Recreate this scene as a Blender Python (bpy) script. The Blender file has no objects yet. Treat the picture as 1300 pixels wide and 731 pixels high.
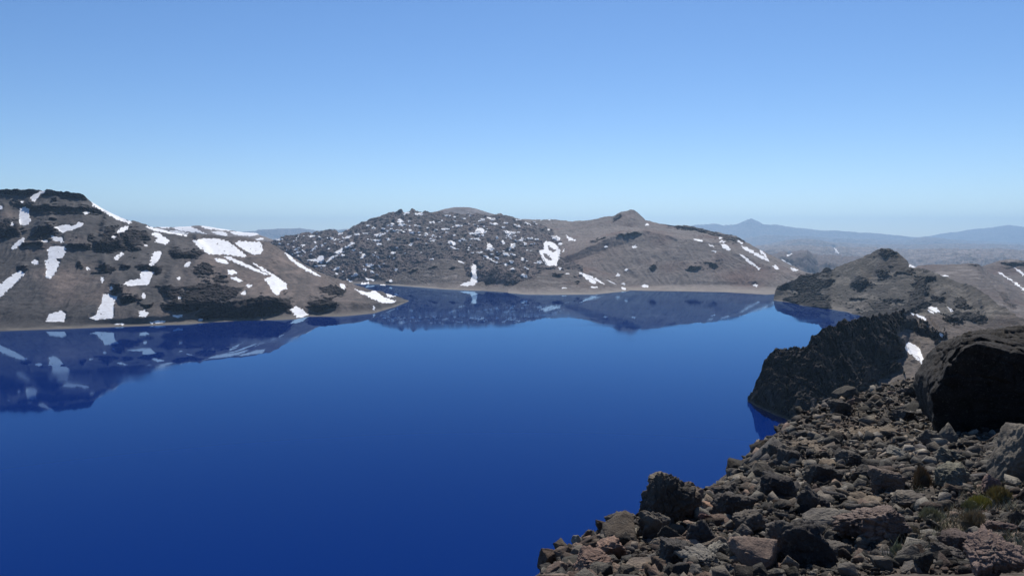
import bpy, bmesh, math, random
import numpy as np
from mathutils import Vector

random.seed(7)
rng = np.random.default_rng(7)
sc = bpy.context.scene
col = sc.collection
R = math.radians

# ------------------------------------------------------------------ camera
FPX, HC = 1020.0, 200.0                 # focal length in photo pixels, eye height above the lake
PITCH = math.atan(65.5 / FPX)           # the horizon is at row 300 of 731
cp, sp_ = math.cos(PITCH), math.sin(PITCH)
cd = bpy.data.cameras.new("camera")
cam = bpy.data.objects.new("camera", cd)
col.objects.link(cam)
cam.location = (0, 0, HC)
cam.rotation_euler = (math.pi / 2 - PITCH, 0, 0)
cd.sensor_width = 36.0
cd.lens = 36.0 * FPX / 1300.0
cd.clip_start = 0.2
cd.clip_end = 120000.0
sc.camera = cam


def ray(u, v):
    """photo pixel -> (X/Y, (Z-HC)/Y)"""
    u = np.asarray(u, float); v = np.asarray(v, float)
    a = (u - 650.0) / FPX; b = -(v - 365.5) / FPX
    y = cp + b * sp_
    return a / y, (b * cp - sp_) / y


def proj(X, Y, Z):
    zz = Z - HC
    d = Y * cp - zz * sp_
    d = np.maximum(d, 1e-3)
    up = Y * sp_ + zz * cp
    return 650.0 + FPX * X / d, 365.5 - FPX * up / d


# ------------------------------------------------------------------ noise
def _h(i, j, k, s):
    n = (i * 374761393 + j * 668265263 + k * 1274126177 + s * 974634777) & 0xFFFFFFFF
    n = ((n ^ (n >> 13)) * 1274126177) & 0xFFFFFFFF
    n = ((n ^ (n >> 15)) * 2246822519) & 0xFFFFFFFF
    return n ^ (n >> 16)


_G = np.array([(1, 1, 0), (-1, 1, 0), (1, -1, 0), (-1, -1, 0), (1, 0, 1), (-1, 0, 1), (1, 0, -1), (-1, 0, -1),
               (0, 1, 1), (0, -1, 1), (0, 1, -1), (0, -1, -1), (1, 1, 0), (-1, 1, 0), (0, -1, 1), (0, -1, -1)], float)


def perlin(x, y, z, s=0):
    xi = np.floor(x).astype(np.int64); yi = np.floor(y).astype(np.int64); zi = np.floor(z).astype(np.int64)
    xf, yf, zf = x - xi, y - yi, z - zi
    f = lambda t: t * t * t * (t * (t * 6 - 15) + 10)
    u, v, w = f(xf), f(yf), f(zf)
    r = 0.0
    for a in (0, 1):
        for b in (0, 1):
            for c in (0, 1):
                g = _G[_h(xi + a, yi + b, zi + c, s) & 15]
                d = g[..., 0] * (xf - a) + g[..., 1] * (yf - b) + g[..., 2] * (zf - c)
                r = r + d * (u if a else 1 - u) * (v if b else 1 - v) * (w if c else 1 - w)
    return r


def fbm(x, y, z, octv=4, s=0, gain=0.5):
    r, a, t = 0.0, 1.0, 0.0
    for o in range(octv):
        r = r + a * perlin(x, y, z, s + o); t += a
        x, y, z, a = x * 2.03, y * 2.03, z * 2.03, a * gain
    return r / t


def ridged(x, y, z, octv=4, s=0, gain=0.55):
    r, a, t = 0.0, 1.0, 0.0
    for o in range(octv):
        r = r + a * (1 - 2.2 * np.abs(perlin(x, y, z, s + o))); t += a
        x, y, z, a = x * 2.03, y * 2.03, z * 2.03, a * gain
    return r / t


def worley(x, y, z, s=0):
    """F1, F2-F1 and a random value per cell"""
    xi, yi, zi = (np.floor(q).astype(np.int64) for q in (x, y, z))
    f1 = np.full(x.shape, 9.0); f2 = np.full(x.shape, 9.0); idv = np.zeros(x.shape)
    for a in (-1, 0, 1):
        for b in (-1, 0, 1):
            for c in (-1, 0, 1):
                h = _h(xi + a, yi + b, zi + c, s)
                d = (xi + a + (h & 1023) / 1023.0 - x) ** 2 + (yi + b + ((h >> 10) & 1023) / 1023.0 - y) ** 2 + (zi + c + ((h >> 20) & 1023) / 1023.0 - z) ** 2
                n = d < f1
                f2 = np.where(n, f1, np.minimum(f2, d))
                idv = np.where(n, (h % 997) / 997.0, idv); f1 = np.where(n, d, f1)
    return np.sqrt(f1), np.sqrt(f2) - np.sqrt(f1), idv


def gsm(a, sig, axis):
    if sig <= 0.3:
        return a
    n = int(3 * sig) + 1
    k = np.exp(-0.5 * (np.arange(-n, n + 1) / sig) ** 2); k /= k.sum()
    p = [(0, 0)] * a.ndim; p[axis] = (n, n)
    b = np.pad(a, p, mode='reflect', reflect_type='odd') if a.shape[axis] > n else np.pad(a, p, mode='edge')
    o = np.zeros_like(a)
    for i, w in enumerate(k):
        sl = [slice(None)] * a.ndim; sl[axis] = slice(i, i + a.shape[axis])
        o += w * b[tuple(sl)]
    return o


# ------------------------------------------------------------------ masks traced in photo pixels (half-pixel raster)
MX0, MY0, MS = -150, 200, 2.0
MW, MH = int(1620 * MS), int(420 * MS)
_gx, _gy = np.meshgrid(MX0 + np.arange(MW) / MS, MY0 + np.arange(MH) / MS)


def inside(px, py, poly):
    p = np.asarray(poly, float)
    r = np.zeros(px.shape, bool)
    j = len(p) - 1
    for i in range(len(p)):
        x1, y1, x2, y2 = p[i, 0], p[i, 1], p[j, 0], p[j, 1]
        if y1 != y2:
            c = (y1 > py) != (y2 > py)
            r ^= c & (px < (x2 - x1) * (py - y1) / (y2 - y1) + x1)
        j = i
    return r


def raster(polys, wob=1.2):
    m = np.zeros((MH, MW))
    for p in polys:
        a = np.asarray(p, float)
        i0 = max(int((a[:, 0].min() - 4 - MX0) * MS), 0); i1 = min(int((a[:, 0].max() + 4 - MX0) * MS), MW)
        j0 = max(int((a[:, 1].min() - 4 - MY0) * MS), 0); j1 = min(int((a[:, 1].max() + 4 - MY0) * MS), MH)
        if i1 <= i0 or j1 <= j0:
            continue
        X, Y = _gx[j0:j1, i0:i1], _gy[j0:j1, i0:i1]
        z = X * 0
        qx = X + wob * 2.4 * fbm(X / 7, Y / 5, z, 3, 11)
        qy = Y + wob * 2.4 * fbm(X / 7, Y / 5, z + 9, 3, 12)
        m[j0:j1, i0:i1] = np.maximum(m[j0:j1, i0:i1], inside(qx, qy, a))
    return m


def look(m, u, v):
    x = np.clip((u - MX0) * MS, 0, MW - 1.001); y = np.clip((v - MY0) * MS, 0, MH - 1.001)
    i, j = x.astype(int), y.astype(int); a, b = x - i, y - j
    return (m[j, i] * (1 - a) + m[j, i + 1] * a) * (1 - b) + (m[j + 1, i] * (1 - a) + m[j + 1, i + 1] * a) * b


C = dict(A=(0, 220, 3.6545), B=(200, 240, 3.6545), C=(480, 240, 3.6545), D=(700, 240, 3.6545), E=(970, 260, 3.6545),
         b=(340, 250, 5.222), c=(480, 250, 5.85), d=(600, 250, 5.85), e=(880, 260, 5.219), g=(1090, 270, 5.219),
         f=(940, 380, 3.322))


def px(k, pts):
    x0, y0, s = C[k]
    return [(x0 + x / s, y0 + y / s) for x, y in pts]


def ell(k, x, y, rx, ry, rot=0.0):
    q = []
    for i in range(12):
        a = i * math.pi / 6
        cx, cy = rx * math.cos(a), ry * math.sin(a)
        q.append((x + cx * math.cos(rot) - cy * math.sin(rot), y + cx * math.sin(rot) + cy * math.cos(rot)))
    return px(k, q)


# ---- dark crags
CRAG = [
    px('A', [(0, 225), (40, 225), (85, 240), (95, 280), (40, 300), (0, 305), (-40, 280)]),
    px('A', [(145, 290), (170, 260), (210, 242), (250, 248), (262, 280), (215, 295), (160, 300)]),
    px('A', [(440, 330), (470, 310), (490, 260), (520, 255), (555, 300), (575, 350), (500, 365), (435, 360)]),
    px('A', [(555, 290), (580, 270), (620, 262), (690, 290), (710, 310), (660, 320), (620, 345), (580, 340)]),
    px('A', [(90, 322), (200, 322), (200, 340), (90, 337)]),
    px('A', [(300, 335), (425, 330), (420, 345), (300, 350)]),
    px('A', [(785, 370), (820, 350), (860, 375), (900, 360), (940, 380), (920, 400), (860, 395), (800, 405)]),
    px('A', [(895, 470), (920, 420), (950, 410), (995, 435), (960, 465)]),
    px('A', [(460, 440), (480, 415), (510, 430), (505, 455), (470, 462)]),
    px('A', [(505, 545), (540, 515), (575, 530), (570, 555), (520, 565)]),
    px('A', [(735, 540), (790, 515), (840, 530), (850, 560), (780, 575)]),
    px('A', [(755, 625), (790, 590), (850, 560), (870, 525), (940, 505), (1040, 515), (1120, 540), (1100, 570), (1060, 585), (970, 595), (900, 640), (830, 645)]),
    px('A', [(900, 660), (950, 615), (1010, 597), (1080, 592), (1206, 580), (1206, 660), (1100, 672), (1000, 668)]),
    px('B', [(170, 590), (250, 525), (330, 515), (420, 510), (520, 495), (600, 510), (635, 550), (580, 570), (500, 592), (420, 597), (330, 602), (230, 600)]),
    px('B', [(705, 520), (780, 500), (840, 520), (830, 550), (770, 570), (710, 565)]),
    px('B', [(745, 460), (830, 445), (880, 470), (860, 490), (800, 490)]),
    px('A', [(-80, 78), (100, 82), (250, 78), (385, 92), (410, 118), (300, 108), (150, 102), (-80, 100)]),
    px('A', [(40, 140), (200, 155), (480, 165), (480, 185), (150, 175)]),
    px('A', [(350, 425), (375, 410), (380, 435), (360, 445)]), px('A', [(640, 430), (690, 430), (700, 450), (650, 455)]),
    px('A', [(715, 430), (750, 435), (745, 470), (715, 470)]), px('A', [(410, 290), (435, 285), (430, 310), (405, 320)]),
    px('A', [(230, 120), (265, 110), (268, 135), (240, 140)]), px('A', [(545, 570), (640, 560), (645, 600), (560, 610)]),
    px('A', [(640, 610), (715, 600), (690, 630)]), px('A', [(75, 430), (130, 430), (120, 445), (85, 447)]),
    px('A', [(1000, 470), (1040, 465), (1060, 485), (1010, 490)]), px('A', [(590, 350), (650, 345), (660, 365), (600, 372)]),
    px('A', [(560, 430), (610, 435), (600, 450), (560, 448)]), px('A', [(230, 215), (265, 212), (260, 225), (235, 225)]),
    # central right hill
    px('D', [(285, 135), (305, 118), (330, 112), (325, 130), (300, 150)]),
    px('D', [(180, 240), (250, 222), (260, 232), (190, 255)]), px('D', [(290, 212), (400, 205), (430, 212), (330, 226)]),
    px('D', [(480, 150), (560, 165), (680, 178), (800, 208), (900, 240), (900, 255), (800, 240), (700, 200), (560, 180)]),
    px('D', [(615, 365), (700, 360), (690, 375), (630, 380)]), px('D', [(730, 345), (770, 345), (770, 360), (735, 360)]),
    px('D', [(455, 365), (480, 350), (490, 375), (460, 385)]), px('D', [(0, 400), (60, 395), (50, 410), (5, 412)]),
    px('D', [(100, 430), (130, 425), (125, 445)]),
    # far brown mound gullies
    px('c', [(350, 540), (430, 515), (460, 520), (400, 545)]), px('c', [(220, 570), (290, 530), (300, 540), (240, 575)]), px('c', [(530, 525), (570, 520), (580, 535), (540, 540)]),
    # near right hill
    px('E', [(60, 388), (180, 330), (260, 310), (290, 283), (320, 300), (250, 330), (180, 365), (120, 400)]),
    px('E', [(80, 440), (180, 400), (240, 420), (300, 435), (310, 480), (200, 472), (110, 450)]),
    px('E', [(400, 360), (470, 345), (500, 365), (440, 395), (400, 380)]), px('E', [(540, 215), (590, 215), (600, 240), (550, 245)]),
    px('E', [(670, 420), (700, 380), (740, 365), (765, 420), (720, 450), (735, 480), (670, 485)]),
    px('E', [(765, 430), (830, 440), (840, 470), (790, 460)]), px('E', [(890, 440), (930, 435), (950, 470), (900, 480)]),
    px('E', [(930, 500), (990, 490), (1035, 535), (990, 555), (930, 530)]), px('E', [(840, 520), (920, 520), (915, 555), (840, 560)]),
    px('E', [(390, 432), (480, 432), (475, 445), (400, 445)]), px('E', [(550, 440), (640, 425), (650, 435), (560, 450)]),
    px('E', [(520, 310), (570, 305), (575, 325), (530, 330)]), px('E', [(600, 315), (690, 300), (690, 310), (610, 325)]),
    px('E', [(940, 278), (1000, 270), (1020, 285), (960, 290)]), px('E', [(1100, 268), (1206, 268), (1206, 288), (1120, 285)]),
    px('E', [(590, 475), (680, 440), (760, 465), (720, 500), (640, 520)]), px('E', [(850, 480), (960, 495), (1000, 550), (900, 545)]), px('E', [(130, 390), (260, 345), (330, 350), (300, 380), (180, 410)]),
    px('E', [(480, 470), (560, 450), (600, 465), (520, 490)]), px('E', [(690, 345), (790, 335), (800, 350), (720, 362)]),
    px('E', [(1080, 405), (1110, 405), (1170, 470), (1165, 485), (1120, 455)]),
    # headland
    px('f', [(-30, 470), (0, 380), (55, 285), (130, 165), (270, 160), (350, 90), (480, 50), (560, 45), (650, 35), (700, 85), (730, 135), (640, 160), (705, 205), (690, 250), (615, 275), (680, 320), (590, 345), (570, 385), (520, 440), (480, 560), (320, 640), (200, 620), (60, 560), (-20, 510)]),
    px('f', [(700, 20), (760, 0), (790, 30), (740, 60), (700, 50)]), px('f', [(860, 70), (930, 60), (920, 95), (870, 100)]),
    px('f', [(750, 120), (830, 140), (870, 180), (830, 190), (770, 160)]),
]
M_CRAG = raster(CRAG, 1.6)
M_WIDE = gsm(gsm(M_CRAG, 9, 0), 12, 1)
M_CRAG = gsm(gsm(M_CRAG, 1.3, 0), 1.3, 1)

# ---- snow: (polygon, label or None = small fleck sharing its group's label, group)
SN = []
G_L, G_V, G_D, G_R, G_K = ('snow patches on the left hill', 'snow patches on the dark lava hill', 'snow patches on the brown peaked hill',
                           'snow patches on the near right ridges', 'snow streaks on the distant plateau')


def S(k, pts, label, grp):
    SN.append((px(k, pts), label, grp))


L = G_L
S('A', [(165, 95), (205, 75), (212, 88), (180, 105), (165, 133), (145, 128), (140, 112)], 'small crooked snow patch right under the flat summit of the left hill', L)
S('A', [(92, 165), (115, 155), (135, 165), (135, 205), (148, 220), (120, 245), (90, 240), (88, 200)], 'upright oval snow patch below the summit cliffs of the left hill', L)
S('A', [(248, 250), (300, 238), (340, 245), (370, 225), (393, 230), (375, 250), (320, 270), (290, 277)], 'long low snow band high on the left hill, shaped like a wave', L)
S('A', [(238, 290), (290, 298), (297, 325), (240, 312)], 'small square snow patch above the tall ragged snow column', L)
S('A', [(220, 350), (240, 338), (305, 340), (305, 370), (290, 395), (255, 395), (280, 415), (265, 450), (240, 490), (210, 485), (215, 450), (208, 410), (225, 390)], 'tall ragged column of snow in the middle of the left slope', L)
S('A', [(50, 345), (70, 325), (110, 295), (115, 310), (80, 350), (55, 355)], 'short slanting snow streak under the dark crag at the picture edge', L)
S('A', [(-40, 550), (0, 515), (60, 470), (95, 450), (118, 465), (95, 490), (60, 525), (25, 555), (0, 580), (-40, 610)], 'broad slanting snow streak running out of the left picture edge', L)
S('A', [(210, 688), (225, 655), (280, 638), (308, 650), (300, 690)], 'rounded snow mound lying on the beach below the grey scree', L)
S('A', [(410, 672), (445, 660), (470, 600), (480, 558), (545, 572), (528, 620), (528, 672), (450, 682)], 'snow wedge widening downward to the left shore, grey with dirt', L)
S('A', [(570, 515), (590, 500), (650, 490), (655, 455), (680, 450), (715, 460), (690, 518), (640, 520), (590, 525)], 'boomerang shaped snow patch above the dark shore crags', L)
S('A', [(710, 370), (740, 360), (752, 372), (735, 410), (705, 432), (693, 425)], 'short thick snow finger midway down the left hill', L)
S('A', [(420, 120), (445, 135), (500, 170), (560, 205), (615, 228), (600, 236), (540, 215), (480, 180), (430, 150)], 'thin snow line along the skyline right of the summit step', L)
S('A', [(540, 270), (575, 245), (602, 250), (575, 275), (545, 278)], 'small leaf shaped snow patch between two dark crags below the skyline', L)
S('A', [(710, 275), (735, 275), (790, 315), (770, 333), (720, 320), (728, 300), (706, 290)], 'chunky snow patch beside the large dark crag under the ridge', L)
S('A', [(670, 245), (700, 248), (870, 285), (870, 294), (780, 280), (710, 268)], 'thin snow ribbon along the lower part of the left skyline', L)
S('B', [(160, 240), (210, 230), (280, 228), (330, 245), (370, 275), (415, 310), (400, 320), (330, 305), (240, 305), (200, 280)], 'largest snowfield of the left hill, on top of the spur', L)
S('B', [(355, 250), (380, 240), (470, 245), (490, 262), (485, 300), (450, 308), (400, 285)], 'square snowfield next to the largest one on the spur', L)
S('B', [(265, 322), (300, 322), (335, 342), (320, 350), (275, 340)], 'small oblong snow patch just below the largest snowfield of the spur', L)
S('B', [(300, 308), (340, 315), (420, 350), (510, 395), (500, 400), (410, 364), (330, 330)], 'narrow snow streak trailing down from the largest spur snowfield', L)
S('B', [(430, 335), (480, 360), (560, 410), (600, 440), (603, 465), (570, 475), (560, 498), (535, 480), (520, 450), (495, 415), (530, 405), (480, 375)], 'ladle shaped snow tongue ending above the dark shore cliffs', L)
S('B', [(325, 378), (350, 374), (372, 390), (350, 400), (328, 395)], 'upper one of two small oval snow patches on the pinkish spur', L)
S('B', [(335, 408), (360, 408), (400, 425), (385, 432), (350, 422)], 'lower one of two small oval snow patches on the pinkish spur', L)
S('B', [(588, 293), (605, 298), (650, 340), (720, 380), (765, 408), (740, 405), (670, 370), (620, 335)], 'long tapering snow strip just under the crest of the spur', L)
S('B', [(615, 560), (640, 542), (675, 560), (705, 585), (650, 600), (630, 580)], 'snow patch touching the water at the end of the dark cliffs', L)
S('B', [(842, 440), (865, 440), (878, 460), (865, 468), (848, 455)], 'tiny bright snow patch beside the crag near the spur tip', L)
S('B', [(905, 460), (945, 472), (980, 478), (1010, 470), (1050, 500), (1105, 520), (1095, 530), (1050, 532), (990, 508), (935, 482)], 'long snow patch along the low tip of the spur', L)
S('B', [(1050, 480), (1075, 483), (1105, 498), (1075, 508)], 'short snow patch at the very tip of the spur', L)
S('A', [(690, 690), (740, 683), (778, 686), (760, 693), (700, 698)], 'flat snow sliver on the shore below the crags', L)
S('A', [(645, 640), (670, 632), (690, 650), (680, 668), (645, 665)], 'small square snow block on the shore scree, between wedge and cliffs', L)
S('A', [(530, 390), (570, 365), (575, 375), (545, 408), (528, 405)], 'faint short snow dash below the central crags of the left hill', L)
for e in [(5, 160, 8, 12), (57, 238, 8, 10), (400, 186, 14, 7), (163, 413, 16, 14), (208, 316, 14, 8), (475, 495, 8, 14), (835, 578, 10, 8), (408, 443, 8, 8),
          (1155, 523, 15, 8), (1133, 557, 12, 10), (870, 425, 20, 10, -.7), (825, 663, 25, 8), (555, 700, 25, 5), (668, 570, 10, 14), (530, 298, 9, 8), (832, 488, 8, 9), (105, 133, 10, 5), (675, 335, 12, 5), (515, 535, 8, 10), (930, 680, 12, 6)]:
    SN.append((ell('A', *e), None, L))
for e in [(425, 450, 16, 8), (400, 483, 12, 10), (1003, 553, 6, 12), (890, 425, 14, 5, .5)]:
    SN.append((ell('B', *e), None, L))
V = G_V
for q in [[(285, 360), (300, 330), (330, 318), (320, 340), (300, 362)], [(263, 415), (320, 412), (345, 388), (375, 390), (375, 420), (355, 442), (320, 430), (270, 424)],
          [(380, 440), (410, 400), (465, 380), (470, 388), (430, 410), (395, 442)], [(430, 372), (470, 355), (490, 338), (500, 342), (498, 365), (480, 378), (440, 378)],
          [(500, 335), (540, 315), (550, 295), (570, 290), (578, 315), (550, 325), (520, 345)], [(490, 270), (520, 252), (565, 252), (560, 265), (520, 278), (495, 282)],
          [(565, 240), (610, 240), (618, 258), (580, 258)], [(305, 455), (395, 450), (385, 460), (315, 466)], [(430, 485), (460, 465), (485, 460), (470, 480), (440, 490)],
          [(545, 530), (570, 515), (572, 490), (590, 492), (598, 520), (575, 533)], [(635, 535), (655, 540), (720, 548), (715, 558), (660, 555)],
          [(610, 570), (675, 565), (678, 578), (620, 582)], [(640, 445), (700, 442), (708, 450), (680, 470), (650, 458)], [(610, 410), (625, 380), (645, 375), (650, 400), (620, 415)],
          [(705, 255), (740, 240), (790, 238), (760, 255), (715, 266)], [(670, 275), (700, 285), (750, 285), (748, 296), (700, 294)], [(715, 310), (750, 305), (750, 318), (720, 322)],
          [(680, 205), (710, 198), (720, 210), (700, 218)], [(855, 165), (875, 145), (905, 160), (880, 175)], [(890, 115), (910, 97), (935, 98), (930, 112), (900, 122)]]:
    S('b', q, None, V)
for e in [(235, 322, 18, 8), (300, 262, 20, 8), (315, 302, 12, 8), (362, 325, 8, 10), (420, 275, 12, 10), (185, 348, 10, 6), (645, 243, 25, 5), (665, 190, 14, 6), (890, 187, 22, 9),
          (825, 178, 10, 6), (840, 226, 12, 6), (763, 212, 15, 5), (800, 282, 14, 7), (830, 373, 17, 9), (838, 407, 9, 10), (855, 337, 8, 7), (848, 483, 9, 11), (740, 463, 8, 8),
          (692, 497, 14, 10), (640, 480, 16, 6), (455, 510, 12, 8), (480, 246, 18, 8), (570, 352, 16, 7), (815, 558, 10, 10), (760, 590, 25, 10), (495, 495, 10, 5), (615, 370, 8, 6), (500, 388, 14, 6), (445, 285, 14, 5, -.6)]:
    SN.append((ell('b', *e), None, V))
for e in [(210, 122, 28, 8), (305, 128, 35, 9), (165, 180, 28, 11), (182, 207, 25, 8), (105, 200, 14, 7), (232, 182, 12, 6), (400, 190, 25, 8), (300, 220, 12, 7), (275, 213, 12, 6), (40, 238, 20, 5),
          (95, 240, 18, 6), (30, 275, 35, 6), (10, 325, 12, 7), (10, 350, 12, 8), (78, 315, 12, 9), (243, 355, 14, 14), (140, 377, 8, 7), (112, 415, 20, 9), (120, 457, 10, 10), (130, 540, 9, 12),
          (95, 625, 11, 11), (250, 268, 22, 6), (305, 265, 10, 7), (360, 275, 13, 10), (408, 287, 13, 8), (505, 140, 20, 6), (570, 180, 15, 5), (640, 162, 18, 5), (600, 215, 30, 8), (500, 240, 35, 7),
          (510, 265, 14, 5), (570, 286, 13, 7), (555, 225, 10, 6), (465, 298, 12, 8), (605, 327, 15, 6), (750, 415, 25, 6), (700, 415, 15, 4), (240, 248, 16, 6), (190, 258, 10, 4), (370, 232, 14, 5)]:
    SN.append((ell('c', *e), None, V))
for q in [[(510, 328), (540, 322), (575, 345), (575, 365), (560, 368), (545, 350), (515, 342)], [(520, 362), (560, 372), (595, 388), (570, 390), (540, 378)], [(600, 298), (630, 300), (660, 325), (640, 328), (610, 312)],
          [(670, 265), (720, 268), (740, 232), (775, 230), (790, 255), (819, 255), (780, 275), (720, 280), (680, 278)], [(685, 310), (725, 308), (725, 320), (690, 318)]]:
    S('c', q, None, V)
S('d', [(520, 350), (550, 325), (590, 335), (630, 365), (655, 405), (645, 450), (625, 515), (622, 545), (560, 545), (545, 510), (510, 450), (490, 400), (530, 390)], 'largest snowfield of the dark lava hill, at its right edge', V)
S('d', [(585, 295), (620, 288), (655, 308), (645, 328), (600, 322)], 'blocky snow patch above the largest lava hill snowfield', V)
S('d', [(680, 275), (705, 290), (740, 312), (772, 322), (760, 330), (715, 325)], 'snow wedge on the right skyline where lava meets the brown hill', V)
S('d', [(350, 580), (375, 570), (390, 555), (395, 580), (415, 590), (400, 612), (370, 595)], 'star shaped snow patch low down just above the far beach mound', V)
S('d', [(220, 245), (270, 258), (320, 240), (335, 250), (320, 275), (280, 280), (265, 300), (250, 275)], 'forked snow patch near the top of the lava hill', V)
S('d', [(100, 340), (130, 345), (155, 375), (158, 405), (130, 400), (95, 385), (110, 370)], 'slanting snow block in the centre of the lava hill', V)
S('d', [(65, 430), (110, 435), (150, 470), (195, 485), (180, 495), (130, 470), (80, 440)], 'long snow stripe slanting down above the dark lava front', V)
for q in [[(15, 240), (70, 230), (85, 260), (130, 255), (80, 272), (20, 268)], [(265, 390), (285, 345), (315, 345), (325, 370), (300, 380), (275, 405)], [(300, 320), (345, 325), (365, 300), (380, 320), (360, 338), (320, 332)],
          [(210, 415), (260, 415), (275, 440), (235, 435)], [(375, 515), (395, 518), (425, 540), (405, 540)]]:
    S('d', q, None, V)
for e in [(75, 170, 18, 9), (140, 165, 35, 10, .3), (165, 202, 35, 8), (330, 215, 30, 10, .3), (410, 200, 25, 9, .4), (430, 312, 22, 8), (475, 315, 18, 6), (390, 345, 18, 12), (290, 482, 17, 14),
          (248, 502, 14, 13), (300, 535, 20, 7), (370, 462, 15, 10), (495, 488, 22, 11), (250, 195, 20, 5), (230, 225, 15, 5), (180, 300, 10, 14), (225, 340, 14, 14), (50, 412, 22, 6), (180, 455, 25, 8, .5),
          (75, 285, 12, 9), (40, 318, 18, 10), (650, 533, 12, 14), (565, 245, 14, 6), (340, 170, 28, 5), (650, 348, 20, 8), (675, 400, 8, 14, .4), (300, 430, 22, 8, .4)]:
    SN.append((ell('d', *e), None, V))
S('c', [(690, 510), (710, 500), (732, 510), (730, 560), (738, 600), (738, 640), (715, 658), (650, 666), (598, 660), (640, 640), (680, 625), (702, 590), (690, 550)], 'boot shaped snow tongue reaching down to the far beach', V)
S('c', [(375, 460), (405, 458), (420, 466), (380, 472)], 'tiny snow dash on the left top of the brown mound', V)
S('c', [(585, 475), (620, 478), (648, 495), (610, 492)], 'small snow dash on the right top of the brown mound', V)
D_ = G_D
S('D', [(120, 385), (150, 390), (210, 432), (205, 441), (185, 438), (155, 412)], 'wider snow stripe on the low mound by the far beach', D_)
S('D', [(150, 392), (195, 408), (252, 442), (245, 446), (190, 418)], 'thin snow stripe beside the wider one on the low mound', D_)
S('D', [(252, 418), (270, 424), (308, 448), (298, 450), (265, 434)], 'shortest of the three snow stripes on the low beach mound', D_)
S('D', [(783, 255), (805, 255), (832, 280), (825, 289), (790, 270)], 'stubby bright snow patch under the right ridge of the brown hill', D_)
S('D', [(880, 263), (905, 271), (1000, 322), (1028, 343), (1000, 336), (900, 286)], 'long upper snow stripe on the right flank of the brown hill', D_)
S('D', [(868, 300), (885, 306), (970, 368), (965, 376), (905, 336)], 'long lower snow stripe on the right flank of the brown hill', D_)
S('D', [(655, 230), (700, 238), (708, 247), (670, 242)], 'thin snow dash high on the bench of the brown hill', D_)
S('D', [(725, 252), (755, 266), (760, 273), (730, 263)], 'short snow dash left of the stubby bright patch', D_)
S('D', [(738, 282), (770, 290), (765, 298), (742, 291)], 'small flat snow patch below the short dash', D_)
S('D', [(1065, 323), (1122, 356), (1118, 364), (1070, 335)], 'thin snow line on the far right skyline of the brown hill', D_)
for e in [(433, 450, 20, 7), (308, 400, 10, 9), (347, 375, 6, 7), (387, 270, 13, 7), (254, 268, 8, 5), (445, 167, 12, 6, .4), (945, 448, 12, 6), (975, 293, 12, 7, .8), (990, 308, 11, 7, .8), (1040, 363, 18, 7, .5),
          (875, 248, 15, 6, .5), (785, 228, 10, 5), (790, 245, 15, 5), (1125, 373, 20, 6, .4), (335, 460, 14, 9), (62, 460, 14, 4), (200, 457, 14, 5), (335, 440, 10, 6), (75, 393, 12, 4)]:
    SN.append((ell('D', *e), None, D_))
Rg = G_R
S('E', [(668, 268), (690, 273), (714, 293), (690, 293), (672, 286)], 'snow patch on the skyline right of the pointed near peak', Rg)
S('E', [(815, 323), (850, 328), (857, 340), (830, 338)], 'small snow patch further down the skyline of the pointed near peak', Rg)
S('E', [(762, 482), (770, 470), (800, 476), (816, 495), (800, 503)], 'oval snow patch among the dark crags below the pointed near peak', Rg)
S('E', [(756, 483), (790, 501), (785, 510), (762, 495)], 'thin snow strip under the oval patch', Rg)
S('E', [(840, 467), (860, 476), (882, 498), (866, 497)], 'slanting snow dash between the crags and grey scree', Rg)
S('E', [(678, 500), (700, 505), (694, 518)], 'tiny snow spot above the long thin snow thread', Rg)
S('E', [(700, 508), (725, 503), (757, 535), (747, 541), (715, 524)], 'arrow shaped snow patch at the head of the snow thread', Rg)
S('E', [(766, 538), (800, 573), (840, 612), (832, 620), (790, 582)], 'long thin thread of snow in a gully above the headland', Rg)
S('f', [(690, 203), (705, 180), (730, 186), (755, 205), (768, 240), (790, 280), (777, 287), (745, 257), (715, 232)], 'broad wedge of dirty snow behind the dark headland', Rg)
S('E', [(1073, 308), (1100, 316), (1206, 388), (1240, 410), (1240, 420), (1206, 402), (1140, 352)], 'long snow line down the brown hill at the right picture edge', Rg)
S('E', [(1153, 290), (1165, 290), (1206, 318), (1240, 340), (1240, 352), (1206, 332), (1180, 314)], 'short snow line above the long one at the right picture edge', Rg)
K = G_K
for i, q in enumerate([[(0, 172), (40, 168), (60, 180), (20, 186)], [(70, 180), (100, 168), (150, 172), (200, 195), (235, 210), (180, 205), (100, 195)], [(190, 170), (240, 165), (280, 180), (330, 185), (350, 195), (300, 195), (220, 185)],
          [(240, 195), (320, 200), (330, 220), (280, 215)], [(330, 200), (400, 190), (460, 195), (470, 210), (440, 222), (360, 215)], [(520, 225), (560, 225), (590, 232), (560, 242), (530, 235)], [(450, 232), (490, 225), (500, 232), (460, 240)],
          [(20, 195), (80, 192), (150, 208), (230, 214), (140, 214), (60, 206)]]):
    S('B', q, None, K)
S('e', [(617, 340), (640, 320), (657, 320), (642, 335), (625, 345)], 'bright snow speck on the hazy brown plateau, left one', 'snow specks on the hazy plateau')
S('e', [(918, 283), (940, 283), (952, 300), (972, 325), (960, 330), (935, 308)], 'hooked snow speck on the hazy brown plateau, right one', 'snow specks on the hazy plateau')
M_SNOW = raster([q for q, _, _ in SN], 0.5)
M_SNOW = np.clip(gsm(gsm(M_SNOW, 1.6, 0), 1.6, 1) * 1.6, 0, 1)


# ------------------------------------------------------------------ materials
def mat(name):
    m = bpy.data.materials.new(name); m.use_nodes = True
    nt = m.node_tree
    return m, nt, nt.nodes['Principled BSDF']


def nd(nt, t, **k):
    n = nt.nodes.new(t)
    for a, b in k.items():
        setattr(n, a, b)
    return n


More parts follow.
